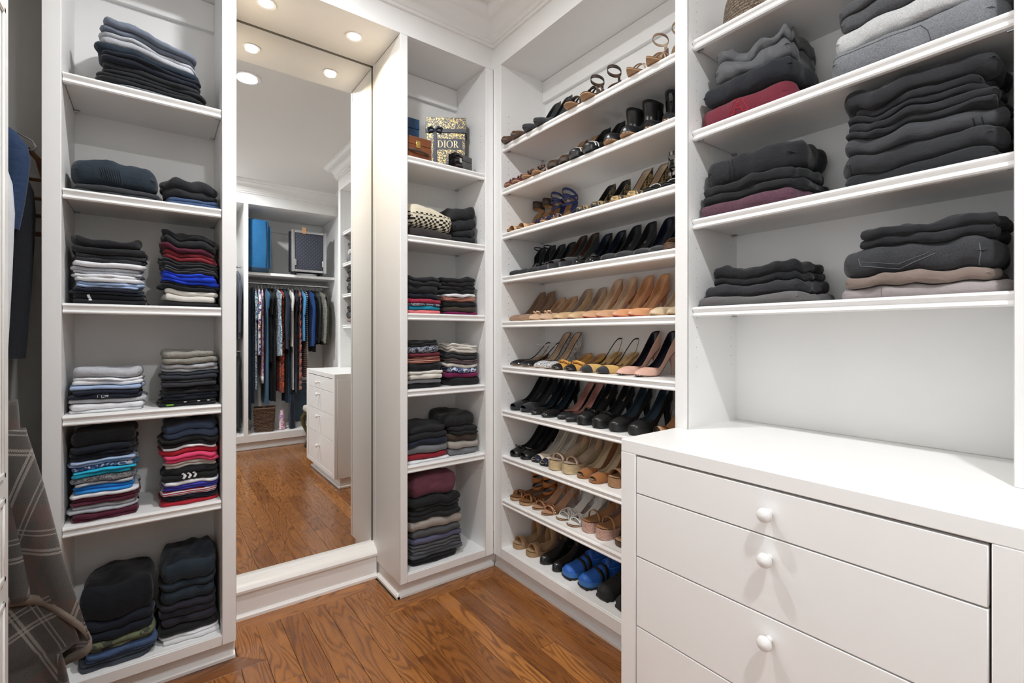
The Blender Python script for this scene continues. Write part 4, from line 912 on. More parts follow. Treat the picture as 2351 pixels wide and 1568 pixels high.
pile(P3 + ' by the mirror', (.098, 2.14, 1.298), 0, .182, .21, [('folded_tee', 'black tee', BK, .016, 1, {'w': 1.0}), ('folded_tee', 'off white tee', OW, .042, 2, {'w': .95, 'ox': .006, 'crump': .25}), ('folded_tee', 'black jersey', BK, .020, 2, {}), ('folded_tee', 'cobalt blue tee', BLU, .036, 3, {'w': .97, 'crump': .3}), ('folded_tee', 'dark grey tee', CH, .018, 2, {'w': .98}), ('folded_tee', 'black long sleeve tee', BK2, .022, 2, {}), ('folded_tee', 'maroon red tee', fb('brick_red', c(120, 36, 46)), .030, 2, {'w': .96}), ('folded_tee', 'burgundy tee', BUR, .016, 1, {'w': .9, 'ox': -.006}), ('folded_sweater', 'black knit sweater', BK2, .050, 2, {'w': .98, 'crump': .2})], 15, gx=-.05)
P4 = 'fourth shelf, tall cabinet'
pile(P4 + ' by the coats', (-.128, 2.14, .947), 0, .200, .21, [('folded_tee', 'white tee with tie', WH, .028, 2, {'w': 1.02}), ('folded_tee', 'pale grey tee', LG, .014, 1, {}), ('folded_tee', 'navy tee with white letters', NV, .026, 2, {'w': .97}), ('folded_tee', 'pale blue tee', LBL, .014, 1, {'w': .98}), ('folded_shirt', 'white shirt', WH, .022, 2, {'w': .96}), ('folded_tee', 'grey white sweatshirt', LG, .030, 1, {'w': .93})], 16)
pile(P4 + ' by the mirror', (.100, 2.14, .947), 0, .182, .21, [('folded_tee', 'black tee with green print', BK, .020, 2, {'w': 1.04}), ('folded_tee', 'ink navy tee', NV2, .022, 2, {}), ('folded_tee', 'black sports tee', BK2, .022, 2, {}), ('folded_tee', 'charcoal tee with white letters', CH, .024, 2, {'w': .98}), ('folded_tee', 'dark slate tee', fb('dark_slate', c(50, 54, 62)), .026, 2, {}), ('folded_sweatshirt', 'light grey sweatshirt', LG, .026, 2, {'w': 1.02}), ('folded_sweater', 'beige grey melange sweater', fb('beige_marl', c(160, 158, 148), pattern='heather', col2=c(115, 113, 108)), .044, 2, {'w': .98, 'crump': .2})], 17)
P5 = 'fifth shelf, tall cabinet'
pile(P5 + ' by the coats', (-.135, 2.14, .600), 0, .182, .22, [('folded_tee', 'burgundy tee', BUR, .022, 2, {'w': 1.02}), ('folded_tee', 'light grey tee', LG, .024, 2, {}), ('folded_tee', 'burgundy jersey', BUR, .022, 2, {'w': 1.02}), ('folded_tee', 'white tee', WH, .012, 1, {'w': .98}), ('folded_tee', 'sky blue tee', SKY, .022, 2, {'w': .9}), ('folded_tee', 'pale grey jersey', LG, .010, 1, {'w': .9}), ('folded_tee', 'black white tweed tee', HTH, .018, 1, {'w': .9}), ('folded_tee', 'turquoise tee', TUR, .020, 2, {'w': .92}), ('folded_tee', 'blue white patterned tee', WPR, .012, 1, {'w': .96}), ('folded_tee', 'pale blue grey tee', LBL, .018, 2, {'w': 1.0}), ('folded_trousers', 'ink navy track trousers', NV2, .044, 3, {'w': .97}), ('folded_sweater', 'smooth black sweater', BK, .042, 1, {'w': .92})], 18)
pile(P5 + ' by the mirror', (.100, 2.14, .600), 0, .182, .21, [('folded_tee', 'red tee', RD, .012, 1, {'w': 1.0}), ('folded_tee', 'navy jersey', NV, .018, 2, {}), ('folded_tee', 'red striped tee', fb('red_stripe', c(150, 40, 52), pattern='stripe', col2=c(200, 200, 205), scale=50), .016, 1, {'w': .97}), ('folded_tee', 'violet blue tee', ROY, .018, 2, {'w': .96}), ('folded_tee', 'white tee', WH, .012, 1, {'w': .98}), ('folded_tee', 'black tee with white flower', BK, .040, 2, {'w': .98}), ('folded_tee', 'pale grey tee', OW, .022, 2, {'w': .96, 'crump': .3}), ('folded_tee', 'hot pink tee', PNK, .026, 2, {'w': .97}), ('folded_tee', 'crimson tee', RD, .014, 1, {'w': .99}), ('folded_tee', 'white jersey', WH, .010, 1, {'w': .98}), ('folded_tee', 'black tee', BK, .028, 2, {'w': 1.06, 'ox': -.004}), ('folded_sweatshirt', 'faded navy sweatshirt', fb('faded_navy', c(58, 70, 92)), .048, 2, {'w': .95})], 19)
P6 = 'bottom of tall cabinet'
pile(P6 + ' by the coats', (-.100, 2.15, .115), 0, .205, .24, [('folded_sweatshirt', 'dark slate sweatshirt with pale drawstring', fb('slate2', c(58, 64, 74)), .022, 2, {'w': 1.05}), ('folded_jeans', 'blue jeans', DEN, .026, 2, {'w': .95, 'ox': .01}), ('folded_trousers', 'camouflage trousers', CAM, .032, 2, {'w': 1.0}), ('folded_sweater', 'ink navy fleece', NV2, .060, 2, {'w': .98}), ('folded_blanket', 'thick black throw', fb('black_throw', c(20, 23, 29), bump=.9), .110, 1, {'w': .97, 'crump': .05, 'rmax': .020, 'corner': .04, 'nx': 30, 'ny': 18})], 20)
pile(P6 + ' by the mirror', (.098, 2.16, .115), 0, .188, .24, [('folded_shirt', 'white shirt with navy print', WH, .026, 2, {'w': 1.0}), ('folded_trousers', 'black fleece trousers', BK, .030, 1, {'w': 1.02}), ('folded_sweater', 'dark plum grey hoodie', fb('plum_grey', c(38, 36, 46)), .072, 3, {'w': .97}), ('folded_blanket', 'rolled dark teal blanket', fb('teal_blanket', c(36, 47, 56), bump=.8), .074, 2, {'w': .95}), ('folded_blanket', 'dark teal throw', fb('teal_blanket', c(36, 47, 56)), .072, 1, {'w': .95, 'crump': .08, 'rmax': .026, 'nx': 30, 'ny': 18})], 21)
# ---- narrow cabinet by the shoes
N2 = 'second shelf, narrow cabinet'
pile(N2 + ' by the mirror', (1.055, 2.15, 1.655), 0, .25, .22, [('folded_scarf', 'dark brown wool scarf', fb('dark_brown_wool', c(50, 45, 44)), .048, 1, {'w': .98}), ('folded_sweater', 'cream sweater with black fair isle knit bands', FAIR, .105, 1, {'w': 1.0, 'crump': .08})], 31, gx=-.10)
pile(N2 + ' by the shoes', (1.250, 2.15, 1.655), 0, .135, .22, [('folded_sweater', 'wrinkled black jersey', BK, .070, 2, {'crump': .35}), ('folded_sweater', 'black hooded sweatshirt', BK2, .110, 2, {'crump': .12, 'w': 1.05})], 32)
N3 = 'third shelf, narrow cabinet'
pile(N3 + ' by the mirror', (1.015, 2.14, 1.298), 0, .185, .22, [('folded_blouse', 'salmon pink top', SAL, .018, 1, {}), ('folded_blouse', 'teal top', TEA, .018, 1, {'w': .98}), ('folded_blouse', 'white speckled top', PRT, .010, 1, {'w': .96}), ('folded_blouse', 'raspberry top', fb('raspberry', c(160, 45, 70)), .020, 1, {'w': 1.03}), ('folded_blouse', 'ink navy top', NV2, .022, 1, {'w': .98}), ('folded_sweater', 'black knit sweater', BK2, .075, 3, {'w': 1.02})], 33)
pile(N3 + ' by the shoes', (1.225, 2.15, 1.298), 0, .205, .22, [('folded_blouse', 'magenta top', MAG, .014, 1, {'ox': .01}), ('folded_blouse', 'dark brown top', BRW, .022, 1, {'w': .97}), ('folded_blouse', 'black top', BK, .024, 1, {'w': .97}), ('folded_blouse', 'rust red top with print', BSTR, .022, 1, {'w': .95}), ('folded_blouse', 'white lace top', WH, .014, 1, {'w': .9}), ('folded_blouse', 'black crepe top', BK, .040, 2, {'w': .93}), ('folded_sweater', 'black light cardigan', BK2, .040, 2, {'w': .92})], 34)
N4 = 'fourth shelf, narrow cabinet'
pile(N4 + ' by the mirror', (1.015, 2.14, .947), 0, .195, .22, [('folded_blouse', 'black top', BK, .020, 1, {}), ('folded_blouse', 'grey felt top', GRY, .020, 1, {}), ('folded_blouse', 'oatmeal cardigan', OW, .038, 2, {'crump': .25}), ('folded_blouse', 'black wool top', BK, .034, 1, {}), ('folded_blouse', 'maroon patterned top', BSTR, .030, 2, {'w': .93}), ('folded_blouse', 'brick red top', MAR, .014, 1, {'w': .92}), ('folded_blouse', 'navy floral print top', PRT, .032, 1, {'w': .9}), ('folded_blouse', 'black ribbed top', BK2, .024, 2, {'w': .88})], 35)
pile(N4 + ' by the shoes', (1.235, 2.14, .947), 0, .195, .22, [('folded_blouse', 'black sweater', BK, .040, 1, {'ox': .004}), ('folded_blouse', 'plum top', MAG, .022, 1, {'w': .95}), ('folded_blouse', 'blue white print top', WPR, .024, 1, {'w': .85}), ('folded_blouse', 'cream top', OW, .018, 1, {'w': .96}), ('folded_blouse', 'mauve brown top', fb('mauve_brown', c(88, 72, 74)), .024, 2, {'w': .95}), ('folded_blouse', 'charcoal top', CH, .028, 2, {'w': .95}), ('folded_blouse', 'off white blouse', OW, .038, 3, {'w': .92, 'crump': .2})], 36)
N5 = 'fifth shelf, narrow cabinet'
pile(N5 + ' by the mirror', (1.035, 2.14, .600), 0, .235, .23, [('folded_cloth', 'white tissue', WH, .012, 1, {'w': 1.02}), ('folded_sweater', 'cherry red sweater', fb('cherry', c(140, 32, 44)), .024, 1, {}), ('folded_sweater', 'grey wool sweater', GM2, .036, 1, {'w': 1.03}), ('folded_sweater', 'navy sweater', NV, .026, 1, {'w': .96}), ('folded_sweater', 'black ribbed sweater', BK2, .062, 2, {'w': .97})], 37)
pile(N5 + ' by the shoes', (1.235, 2.15, .600), 0, .19, .23, [('folded_sweater', 'grey ribbed sweater', GM2, .034, 1, {'w': .95}), ('folded_sweater', 'oatmeal sweater', SANDK, .034, 1, {'w': .97}), ('folded_sweater', 'dark brown sweater', BRW, .032, 1, {'w': .95}), ('folded_sweater', 'black zipped sweater', BK, .034, 2, {'w': .9}), ('folded_sweater', 'soft charcoal sweater', fb('soft_charcoal', c(36, 36, 38)), .066, 1, {'w': 1.0, 'ox': -.02})], 38)
N6 = 'bottom of the narrow cabinet'
pile(N6, (1.085, 2.15, .115), .0, .30, .25, [('folded_jeans', 'black jeans', BK, .030, 2, {'w': .9, 'd': .9, 'ox': -.01}), ('folded_trousers', 'slate grey jersey trousers', fb('slate_jersey', c(80, 84, 90)), .034, 2, {}), ('folded_trousers', 'grey marl trousers', CHM, .026, 2, {'w': .98}), ('folded_sweatshirt', 'dusty blue sweatshirt', fb('dusty_blue', c(92, 94, 118)), .030, 1, {'w': .96, 'ox': .01}), ('folded_sweater', 'charcoal tweed sweater', CHM, .034, 1, {'w': .94}), ('folded_sweater', 'oatmeal knit sweater', SANDK, .044, 1, {'w': 1.0, 'crump': .12}), ('folded_jeans', 'black denim jeans', BK2, .050, 2, {'w': .97}), ('folded_sweater', 'black fleece with tiny blue logo', BK, .050, 2, {'w': .97}), ('folded_sweater', 'plum marl wool sweater', PLN, .100, 1, {'w': .9, 'ox': -.01, 'crump': .08})], 39)
# ---- open shelves above the chest of drawers (front faces -X)
R = -PI / 2
def rp(where, Y, z, W_, items, seed, D_=.235, X=1.535, **k):
    items = [tuple(i[:5]) + ({'nx': 72, 'ny': 30, 'hi': .8, 'wav': .008, **(i[5] if len(i) > 5 else {})},) for i in items]
    return pile(where, (X, Y, z), R, W_, D_, items, seed, **k)
mm = rp('shelf under the straw hat', .742, 1.864, .285, [('folded_sweatshirt', 'maroon sweatshirt with red letter', MAR, .066, 1, {'w': 1.0, 'crump': .06, 'corner': .10}), ('folded_sweatshirt', 'inky navy sweatshirt', fb('inky_sweat', c(32, 34, 40)), .062, 1, {'w': .98, 'crump': .07, 'ox': .015}), ('folded_jacket', 'crumpled grey nylon jacket', fb('grey_nylon', c(88, 89, 92), rough=.55), .078, 2, {'w': .85, 'crump': .45, 'wav': .012, 'ox': .02})], 51)
rp('shelf beside the maroon sweatshirt', .345, 1.864, .335, [('folded_sweater', 'mid grey wool sweater', GM2, .072, 1, {'crump': .06}), ('folded_sweater', 'pale grey wool sweater', GL2, .052, 1, {'crump': .08, 'w': .97, 'ox': .005}), ('folded_sweater', 'dark grey wool sweater', CHM, .066, 2, {'crump': .1, 'w': .97})], 52)
rp('tallest dark stack above the chest', .327, 1.575, .305, [('folded_trousers', 'black sweatpants', BK2, .030, 1, {'w': 1.0}), ('folded_trousers', 'charcoal sweatpants', fb('charcoal_fleece', c(44, 45, 48)), .042, 1, {'w': 1.02}), ('folded_trousers', 'dark grey track trousers', fb('dark_grey_poly', c(56, 57, 61), rough=.7), .036, 1, {'w': 1.0, 'crump': .12}), ('folded_trousers', 'soft black trousers', BK2, .034, 2, {'w': .99}), ('folded_trousers', 'black nylon trousers', BK, .032, 2, {'w': .97, 'crump': .25}), ('folded_sweatshirt', 'thick black sweatshirt', fb('black_fleece', c(38, 39, 42)), .046, 1, {'w': .98, 'crump': .08})], 53)
rp('stack over the plum sweater', .725, 1.575, .320, [('folded_sweater', 'plum heather wool sweater', PLU, .038, 1, {'w': 1.0, 'oy': -.015, 'crump': .08}), ('folded_trousers', 'black quilted trousers', BK, .056, 2, {'w': .98, 'crump': .15}), ('folded_trousers', 'black cargo trousers', BK2, .082, 1, {'w': .92, 'crump': .10})], 54)
rp('low dark stack above the chest', .717, 1.290, .335, [('folded_trousers', 'grey thin trousers', fb('warm_grey', c(98, 96, 97)), .026, 1, {'w': 1.0, 'oy': -.015, 'crump': .2}), ('folded_trousers', 'charcoal trousers', fb('charcoal_twill', c(45, 45, 49)), .034, 1, {'w': .93}), ('folded_trousers', 'black jeans', BK, .050, 2, {'w': .85, 'crump': .12})], 55)
jj = rp('stack beside the low dark stack', .335, 1.290, .318, [('folded_trousers', 'pale mauve trousers', TPL, .026, 1, {'w': 1.0}), ('folded_trousers', 'taupe trousers', fb('taupe_cot', c(124, 110, 102)), .026, 1, {'w': .93}), ('folded_jeans', 'faded black jeans with stitched pocket', DDEN, .062, 1, {'w': .95, 'crump': .1}), ('folded_trousers', 'black pressed trousers', BK2, .044, 2, {'w': .84, 'ox': .02, 'crump': .14})], 56)

# stitched details that follow the cloth: lines thrown onto the front of a folded piece
from mathutils.bvhtree import BVHTree
def on_front(key, pts, step=.004):
    V, Fs = GEO[key]; tr = BVHTree.FromPolygons([tuple(v) for v in V], Fs); out = []
    for (x0, z0), (x1, z1) in zip(pts[:-1], pts[1:]):
        n = max(1, int(math.hypot(x1 - x0, z1 - z0) / step))
        for k in range(n + 1):
            x, z = x0 + (x1 - x0) * k / n, z0 + (z1 - z0) * k / n
            hit = tr.ray_cast(Vector((x, -1, z)), Vector((0, 1, 0)))
            if hit[0] is not None: out.append((hit[0].x, hit[0].y - .0004, hit[0].z))
    return out
def stitch(o, key, pts, r, mat, name='stitching'):
    P_ = on_front(key, pts)
    if len(P_) > 2: MB().tube(P_, r, 5).build(name, mat, o)
THR = fb('grey_thread', c(96, 98, 104)); RTH = fb('red_thread', c(158, 30, 44)); BTH = fb('black_thread', c(22, 22, 24))
for o in bpy.data.objects:
    lb = o.get('label', '')
    if lb.startswith('maroon sweatshirt'):
        for q in ([(-.032, .014), (-.012, .052), (.008, .052), (.026, .014), (.010, .014), (.005, .026), (-.011, .026), (-.016, .014), (-.032, .014)], [(-.007, .034), (-.002, .044), (.002, .034), (-.007, .034)]):
            stitch(o, 'folded_sweatshirtmaroon sweatshirt with red letter', q, .0016, RTH, 'embroidered_letter')
    if lb.startswith('faded black jeans'):
        stitch(o, 'folded_jeansfaded black jeans with stitched pocket', [(-.10, .050), (-.095, .030), (-.02, .016), (.05, .045)], .0010, THR, 'pocket_stitching')
        stitch(o, 'folded_jeansfaded black jeans with stitched pocket', [(-.097, .041), (-.02, .027), (.035, .047)], .0007, THR, 'pocket_stitching')
        stitch(o, 'folded_jeansfaded black jeans with stitched pocket', [(.118, .010), (.122, .035), (.120, .056)], .0012, THR, 'waistband_seam')
    if lb.startswith('mid grey wool sweater'): stitch(o, 'folded_sweatermid grey wool sweater', [(-.15, .052), (-.05, .055), (.03, .056), (.045, .035), (.05, .010)], .0009, CHM, 'seam')
    if lb.startswith('black cargo trousers'): stitch(o, 'folded_trousersblack cargo trousers', [(-.04, .010), (-.035, .040), (-.045, .075)], .0014, BTH, 'seam'); stitch(o, 'folded_trousersblack cargo trousers', [(-.052, .010), (-.047, .040), (-.057, .075)], .0010, BTH, 'seam')
    if lb.startswith('black jeans, topmost'): stitch(o, 'folded_trousersblack jeans', [(.095, .004), (.097, .045)], .0014, BTH, 'seam')
    if lb.startswith('pale mauve trousers'): stitch(o, 'folded_trouserspale mauve trousers', [(-.055, .002), (-.055, .024)], .0009, TPE, 'seam')
    if lb.startswith('dark grey track'): stitch(o, 'folded_trousersdark grey track trousers', [(.105, .004), (.100, .030)], .0012, BTH, 'seam'); stitch(o, 'folded_trousersdark grey track trousers', [(.118, .004), (.113, .030)], .0010, BTH, 'seam')
    if lb.startswith('charcoal sweatpants'): stitch(o, 'folded_trouserscharcoal sweatpants', [(-.128, .004), (-.130, .036)], .0012, BTH, 'seam')
    if lb.startswith('dark teal ribbed cardigan'):
        for k in range(9): stitch(o, 'folded_sweaterdark teal ribbed cardigan', [(-.028 + .006 * k - .012, .060), (-.020 + .006 * k - .012, .030 - .002 * k)], .0016, fb('teal_rib', c(38, 48, 58)), 'rib')
    if lb.startswith('black tee with white flower'):
        for dx in (-.024, -.008, .008): stitch(o, 'folded_teeblack tee with white flower', [(dx, .030), (dx + .008, .020), (dx + .002, .012)], .0042, WH, 'printed_petal')
    if lb.startswith('navy tee with white letters'):
        for k, q in enumerate(([(0, 0), (0, .010), (.006, .010)], [(0, 0), (0, .010), (.006, .010), (.006, 0), (0, 0)], [(0, 0), (0, .010), (.006, .010), (.006, .005), (0, .005), (.006, 0)])):
            stitch(o, 'folded_teenavy tee with white letters', [(-.022 + .010 * k + x, .007 + z) for x, z in q], .0009, WH, 'printed_letter')
    if lb.startswith('black shorts with white tag'):
        stitch(o, 'folded_shortsblack shorts with white tag', [(-.050, .030), (-.044, .012)], .0045, WH, 'paper_tag')
    if lb.startswith('black tee with green print'):
        stitch(o, 'folded_teeblack tee with green print', [(-.070, .006), (-.050, .007)], .0030, fb('lime_print', c(110, 165, 50)), 'printed_patch')
        for dx in (-.02, .02, .05): stitch(o, 'folded_teeblack tee with green print', [(dx, .014), (dx + .008, .014)], .0018, WH, 'printed_patch')
# ================================================================ boxes, hat, luggage
def brand_letters(word, h, depth):
    """serif capitals built from strokes; returns list of (letter, V, F) in the x-z plane"""
    out = []; x0 = 0.0; th, tn = .17 * h, .06 * h
    def slab(b, x, z, w, hh): b.box(x, x + w, 0, depth, z, z + hh)
    def arc(b, cx, cz, rx, rz, a0, a1, n=18):
        V = []; F = []
        for k in range(n + 1):
            a = a0 + (a1 - a0) * k / n; t = tn + (th - tn) * abs(math.cos(a))
            for rr in (0, 1):
                x = cx + (rx - (t if rr else 0)) * math.cos(a); z = cz + (rz - (tn if rr else 0)) * math.sin(a); V += [(x, 0, z), (x, depth, z)]
        for k in range(n):
            q = 4 * k; F += [(q, q + 4, q + 6, q + 2), (q + 1, q + 3, q + 7, q + 5), (q, q + 1, q + 5, q + 4), (q + 2, q + 6, q + 7, q + 3)]
        b.add(V, F)
    for ch_ in word:
        b = MB(); x = x0
        if ch_ in 'IDR':
            slab(b, x + .08 * h, 0, th, h); slab(b, x, 0, th + .16 * h, tn * .8); slab(b, x, h - tn * .8, th + .16 * h, tn * .8)
        if ch_ == 'I': adv = th + .16 * h
        elif ch_ == 'D': arc(b, x + .30 * h, h / 2, .50 * h, h / 2, -PI / 2, PI / 2); adv = .82 * h
        elif ch_ == 'O': arc(b, x + .46 * h, h / 2, .46 * h, .52 * h, 0, 2 * PI, 30); adv = .92 * h
        elif ch_ == 'R':
            arc(b, x + .28 * h, h * .74, .30 * h, h * .26, -PI / 2, PI / 2)
            b.add([(x + .26 * h, 0, h * .5), (x + .42 * h, 0, h * .5), (x + .76 * h, 0, 0), (x + .56 * h, 0, 0), (x + .26 * h, depth, h * .5), (x + .42 * h, depth, h * .5), (x + .76 * h, depth, 0), (x + .56 * h, depth, 0)], [(0, 1, 2, 3), (7, 6, 5, 4), (0, 4, 5, 1), (1, 5, 6, 2), (2, 6, 7, 3), (3, 7, 4, 0)]); adv = .74 * h
        out.append(b); x0 += adv + .07 * h
    return out, x0
SHZ = 2.0154
# navy and gold gift box
def gilt():
    m = newmat('navy_gold_print', (.02, .025, .06), .4); t = NT(m); oc = t.coord('Object'); n = t.noise(oc, 75, 4, .65, 2.2)
    k = t.ramp(n, [(.535, (0, 0, 0)), (.57, (1, 1, 1))]); t.k(t.mix(k, (.014, .016, .035), (.50, .36, .13)), t.b.inputs['Base Color']); t.k(t.math('MULTIPLY', k, .7), t.b.inputs['Metallic']); t.b.inputs['Roughness'].default_value = .38; return m
GILT = gilt(); NAVR = lea('navy_ribbon', (.010, .013, .03), .45)
g = empty('gift_box', (1.222, 2.203, SHZ), math.radians(-33)); tag(g, 'navy gift box with gold floral print and ribbon', 'box')
gw, gd, gh = .200, .082, .305
MB().box(-gw / 2, gw / 2, -gd / 2, gd / 2, 0, .238).build('body', GILT, g, bevel=.002)
MB().box(-gw / 2 - .003, gw / 2 + .003, -gd / 2 - .003, gd / 2 + .003, .2385, gh).build('lid', GILT, g, bevel=.002)
b = MB(); b.box(-gw / 2 - .0045, gw / 2 + .0045, -gd / 2 - .0048, gd / 2 + .0045, .226, .246); b.build('ribbon', NAVR, g, bevel=.001)
b = MB(); b.box(-.064, -.046, -gd / 2 - .0050, -gd / 2 - .0032, 0, .226); b.build('ribbon_tail', NAVR, g, bevel=.0006)
b = MB()
for sg in (1, -1): b.tube([(-.055, -gd / 2 - .006, .236), (-.055 + sg * .018, -gd / 2 - .010, .252), (-.055 + sg * .034, -gd / 2 - .008, .246), (-.055 + sg * .030, -gd / 2 - .007, .228), (-.055, -gd / 2 - .006, .234)], [.003, .006, .007, .006, .003], 8)
b.build('bow', NAVR, g)
MB().box(-.050, .086, -gd / 2 - .0010, -gd / 2, .140, .196).build('name_panel', NAVR, g)
lt, lw = brand_letters('DIOR', .036, .0015)
for q in lt: q.build('letter', newmat('gold_foil', (.90, .76, .46), .4), g, (-lw / 2 + .012, -gd / 2 - .0018, .150), smooth=False)
# black lacquered box
t = empty('lacquer_box', (1.228, 2.071, SHZ), math.radians(13)); tag(t, 'glossy black lacquered box with silver clasp below the gift box', 'box')
LAC = lea('black_lacquer', (.008, .007, .007), .08, .0, .8)
MB().box(-.058, .058, -.026, .026, 0, .052).build('body', LAC, t, bevel=.003, seg=2); MB().box(-.058, .058, -.026, .026, .0528, .082).build('lid', LAC, t, bevel=.003, seg=2)
b = MB(); b.box(-.030, -.016, -.0285, -.026, .038, .060); b.build('clasp', SILV, t, bevel=.001)
for q in (-.01, .012): MB().tube([(.058, q, .045 + q), (.0605, q, .045 + q)], .0028, 8).build('stud', STEEL, t)
# wooden cigar box
WOODR = newmat('mahogany', (.17, .05, .02), .3); _t = NT(WOODR); _n = _t.noise(_t.coord('Object', (.12, 1, 1)), 60, 3, .6, .5); _t.k(_t.mix(_n, (.10, .028, .010), (.26, .085, .03)), _t.b.inputs['Base Color'])
t = empty('wooden_box', (.981, 2.085, SHZ)); tag(t, 'reddish mahogany box with brass latch and dark handle', 'box')
MB().box(-.066, .066, -.052, .052, 0, .066).build('body', WOODR, t, bevel=.002); MB().box(-.066, .066, -.052, .052, .0665, .104).build('lid', WOODR, t, bevel=.002)
b = MB(); b.box(-.014, .008, -.0555, -.052, .052, .086); lk = b.build('latch', GOLD, t, bevel=.0012); b = MB(); b.box(-.008, .002, -.058, -.0555, .060, .072); b.build('catch', GOLD, lk, bevel=.0008)
MB().tube([(-.050, -.053, .040), (-.036, -.062, .036), (.0, -.066, .034), (.034, -.062, .030), (.050, -.053, .028)], .006, 8).build('handle', DBRN, t)
# blue box behind
t = empty('blue_box', (.985, 2.222, SHZ)); tag(t, 'plain blue upright box behind the mahogany box', 'box')
BLB = lea('blue_card', (.012, .055, .14), .4); MB().box(-.068, .068, -.045, .045, 0, .205).build('body', BLB, t, bevel=.002); MB().box(-.0695, .0695, -.0465, .0465, .2055, .256).build('lid', BLB, t, bevel=.002)
# straw hat on the highest open shelf
ST = newmat('woven_straw', (.36, .27, .19), .85); _t = NT(ST); oc = _t.coord('Object'); w1 = _t.new('TexWave', bands_direction='Z', i_Scale=34.0); _t.k(oc, w1.inputs[0]); w1.inputs['Distortion'].default_value = 6.0; w1.inputs['Detail Scale'].default_value = 12
vz = _t.new('TexVoronoi', i_Scale=110.0); _t.k(oc, vz.inputs[0]); mxx = _t.math('MULTIPLY', w1.outputs[1], _t.math('SUBTRACT', 1.0, vz.outputs['Distance']))
_t.k(_t.mix(_t.ramp(mxx, [(.1, (0, 0, 0)), (.6, (1, 1, 1))]), (.10, .07, .05), (.46, .36, .27)), _t.b.inputs['Base Color']); _t.k(_t.bump(mxx, 1.0, .004), _t.b.inputs['Normal'])
t = empty('straw_hat', (1.535, .735, 2.1594)); tag(t, 'brown woven straw hat on the highest shelf above the folded jackets', 'hat')
MB().lathe([(.100, .012), (.106, .03), (.107, .06), (.102, .10), (.094, .125), (.070, .136), (.03, .139), (.001, .139)], 40).build('crown', ST, t)
MB().lathe([(.096, 0), (.104, 0), (.104, .013), (.096, .013)], 40).build('hat_band', DBRN, t)
# baseball cap behind the grey jacket
t = empty('baseball_cap', (1.605, .557, 1.8646), 0); t.scale = (.8, .8, .8); tag(t, 'black cap with white edged brim behind the grey nylon jacket', 'cap')
CAPM = fb('cap_black', c(30, 30, 32))
MB().lathe([(.046, 0), (.048, .02), (.046, .042), (.038, .06), (.022, .071), (.001, .074)], 28).build('crown', CAPM, t)
V = []; F = []
for i, rr in enumerate(np.linspace(.046, .088, 6)):
    for k, a in enumerate(np.linspace(-1.05, 1.05, 15)):
        V.append((-rr * math.cos(a) * (1 if i == 0 else 1.0), rr * math.sin(a) * .92 * (1 - .05 * i), .006 + .004 * math.cos(a)))
for i in range(5):
    for k in range(14): F.append((i * 15 + k, i * 15 + k + 1, (i + 1) * 15 + k + 1, (i + 1) * 15 + k))
o = link('brim', mesh('brim', V, F, CAPM), t); md = o.modifiers.new('thickness', 'SOLIDIFY'); md.thickness = .004
MB().tube(V[-15:], .0022, 6).build('piping', WHT, t)
MB().lathe([(.005, 0), (.004, .003), (.001, .004)], 8, (0, 0, .0735)).build('button', CAPM, t)
# ================================================================ hanging clothes
def hanger(loc, rz, mat=WPLASTIC, label='white plastic hanger on the chrome rail of the dress wardrobe', group='white hangers on the dress rail', sw=.165):
    t = empty('clothes_hanger', loc, rz); tag(t, label, 'hanger', group)
    P_ = [(0, .0152 * math.cos(a), .0152 * math.sin(a)) for a in np.linspace(-.5, PI + .1, 12)] + [(0, -.012, -.018), (0, 0, -.032), (0, 0, -.078)]
    k = ('hk', mat.name)
    if k not in SHOE_ME: SHOE_ME[k] = mesh('hook', *tube(P_, .0017, 6), CHROME)
    link('hook', SHOE_ME[k], t)
    k2 = ('arm', mat.name, sw)
    if k2 not in SHOE_ME: SHOE_ME[k2] = mesh('arm', *tube([(0, -sw, -.130), (0, -sw * .6, -.107), (0, 0, -.078), (0, sw * .6, -.107), (0, sw, -.130), (0, sw * .95, -.142), (0, -sw * .95, -.142), (0, -sw, -.130)], .0036, 6), mat)
    link('arm', SHOE_ME[k2], t)
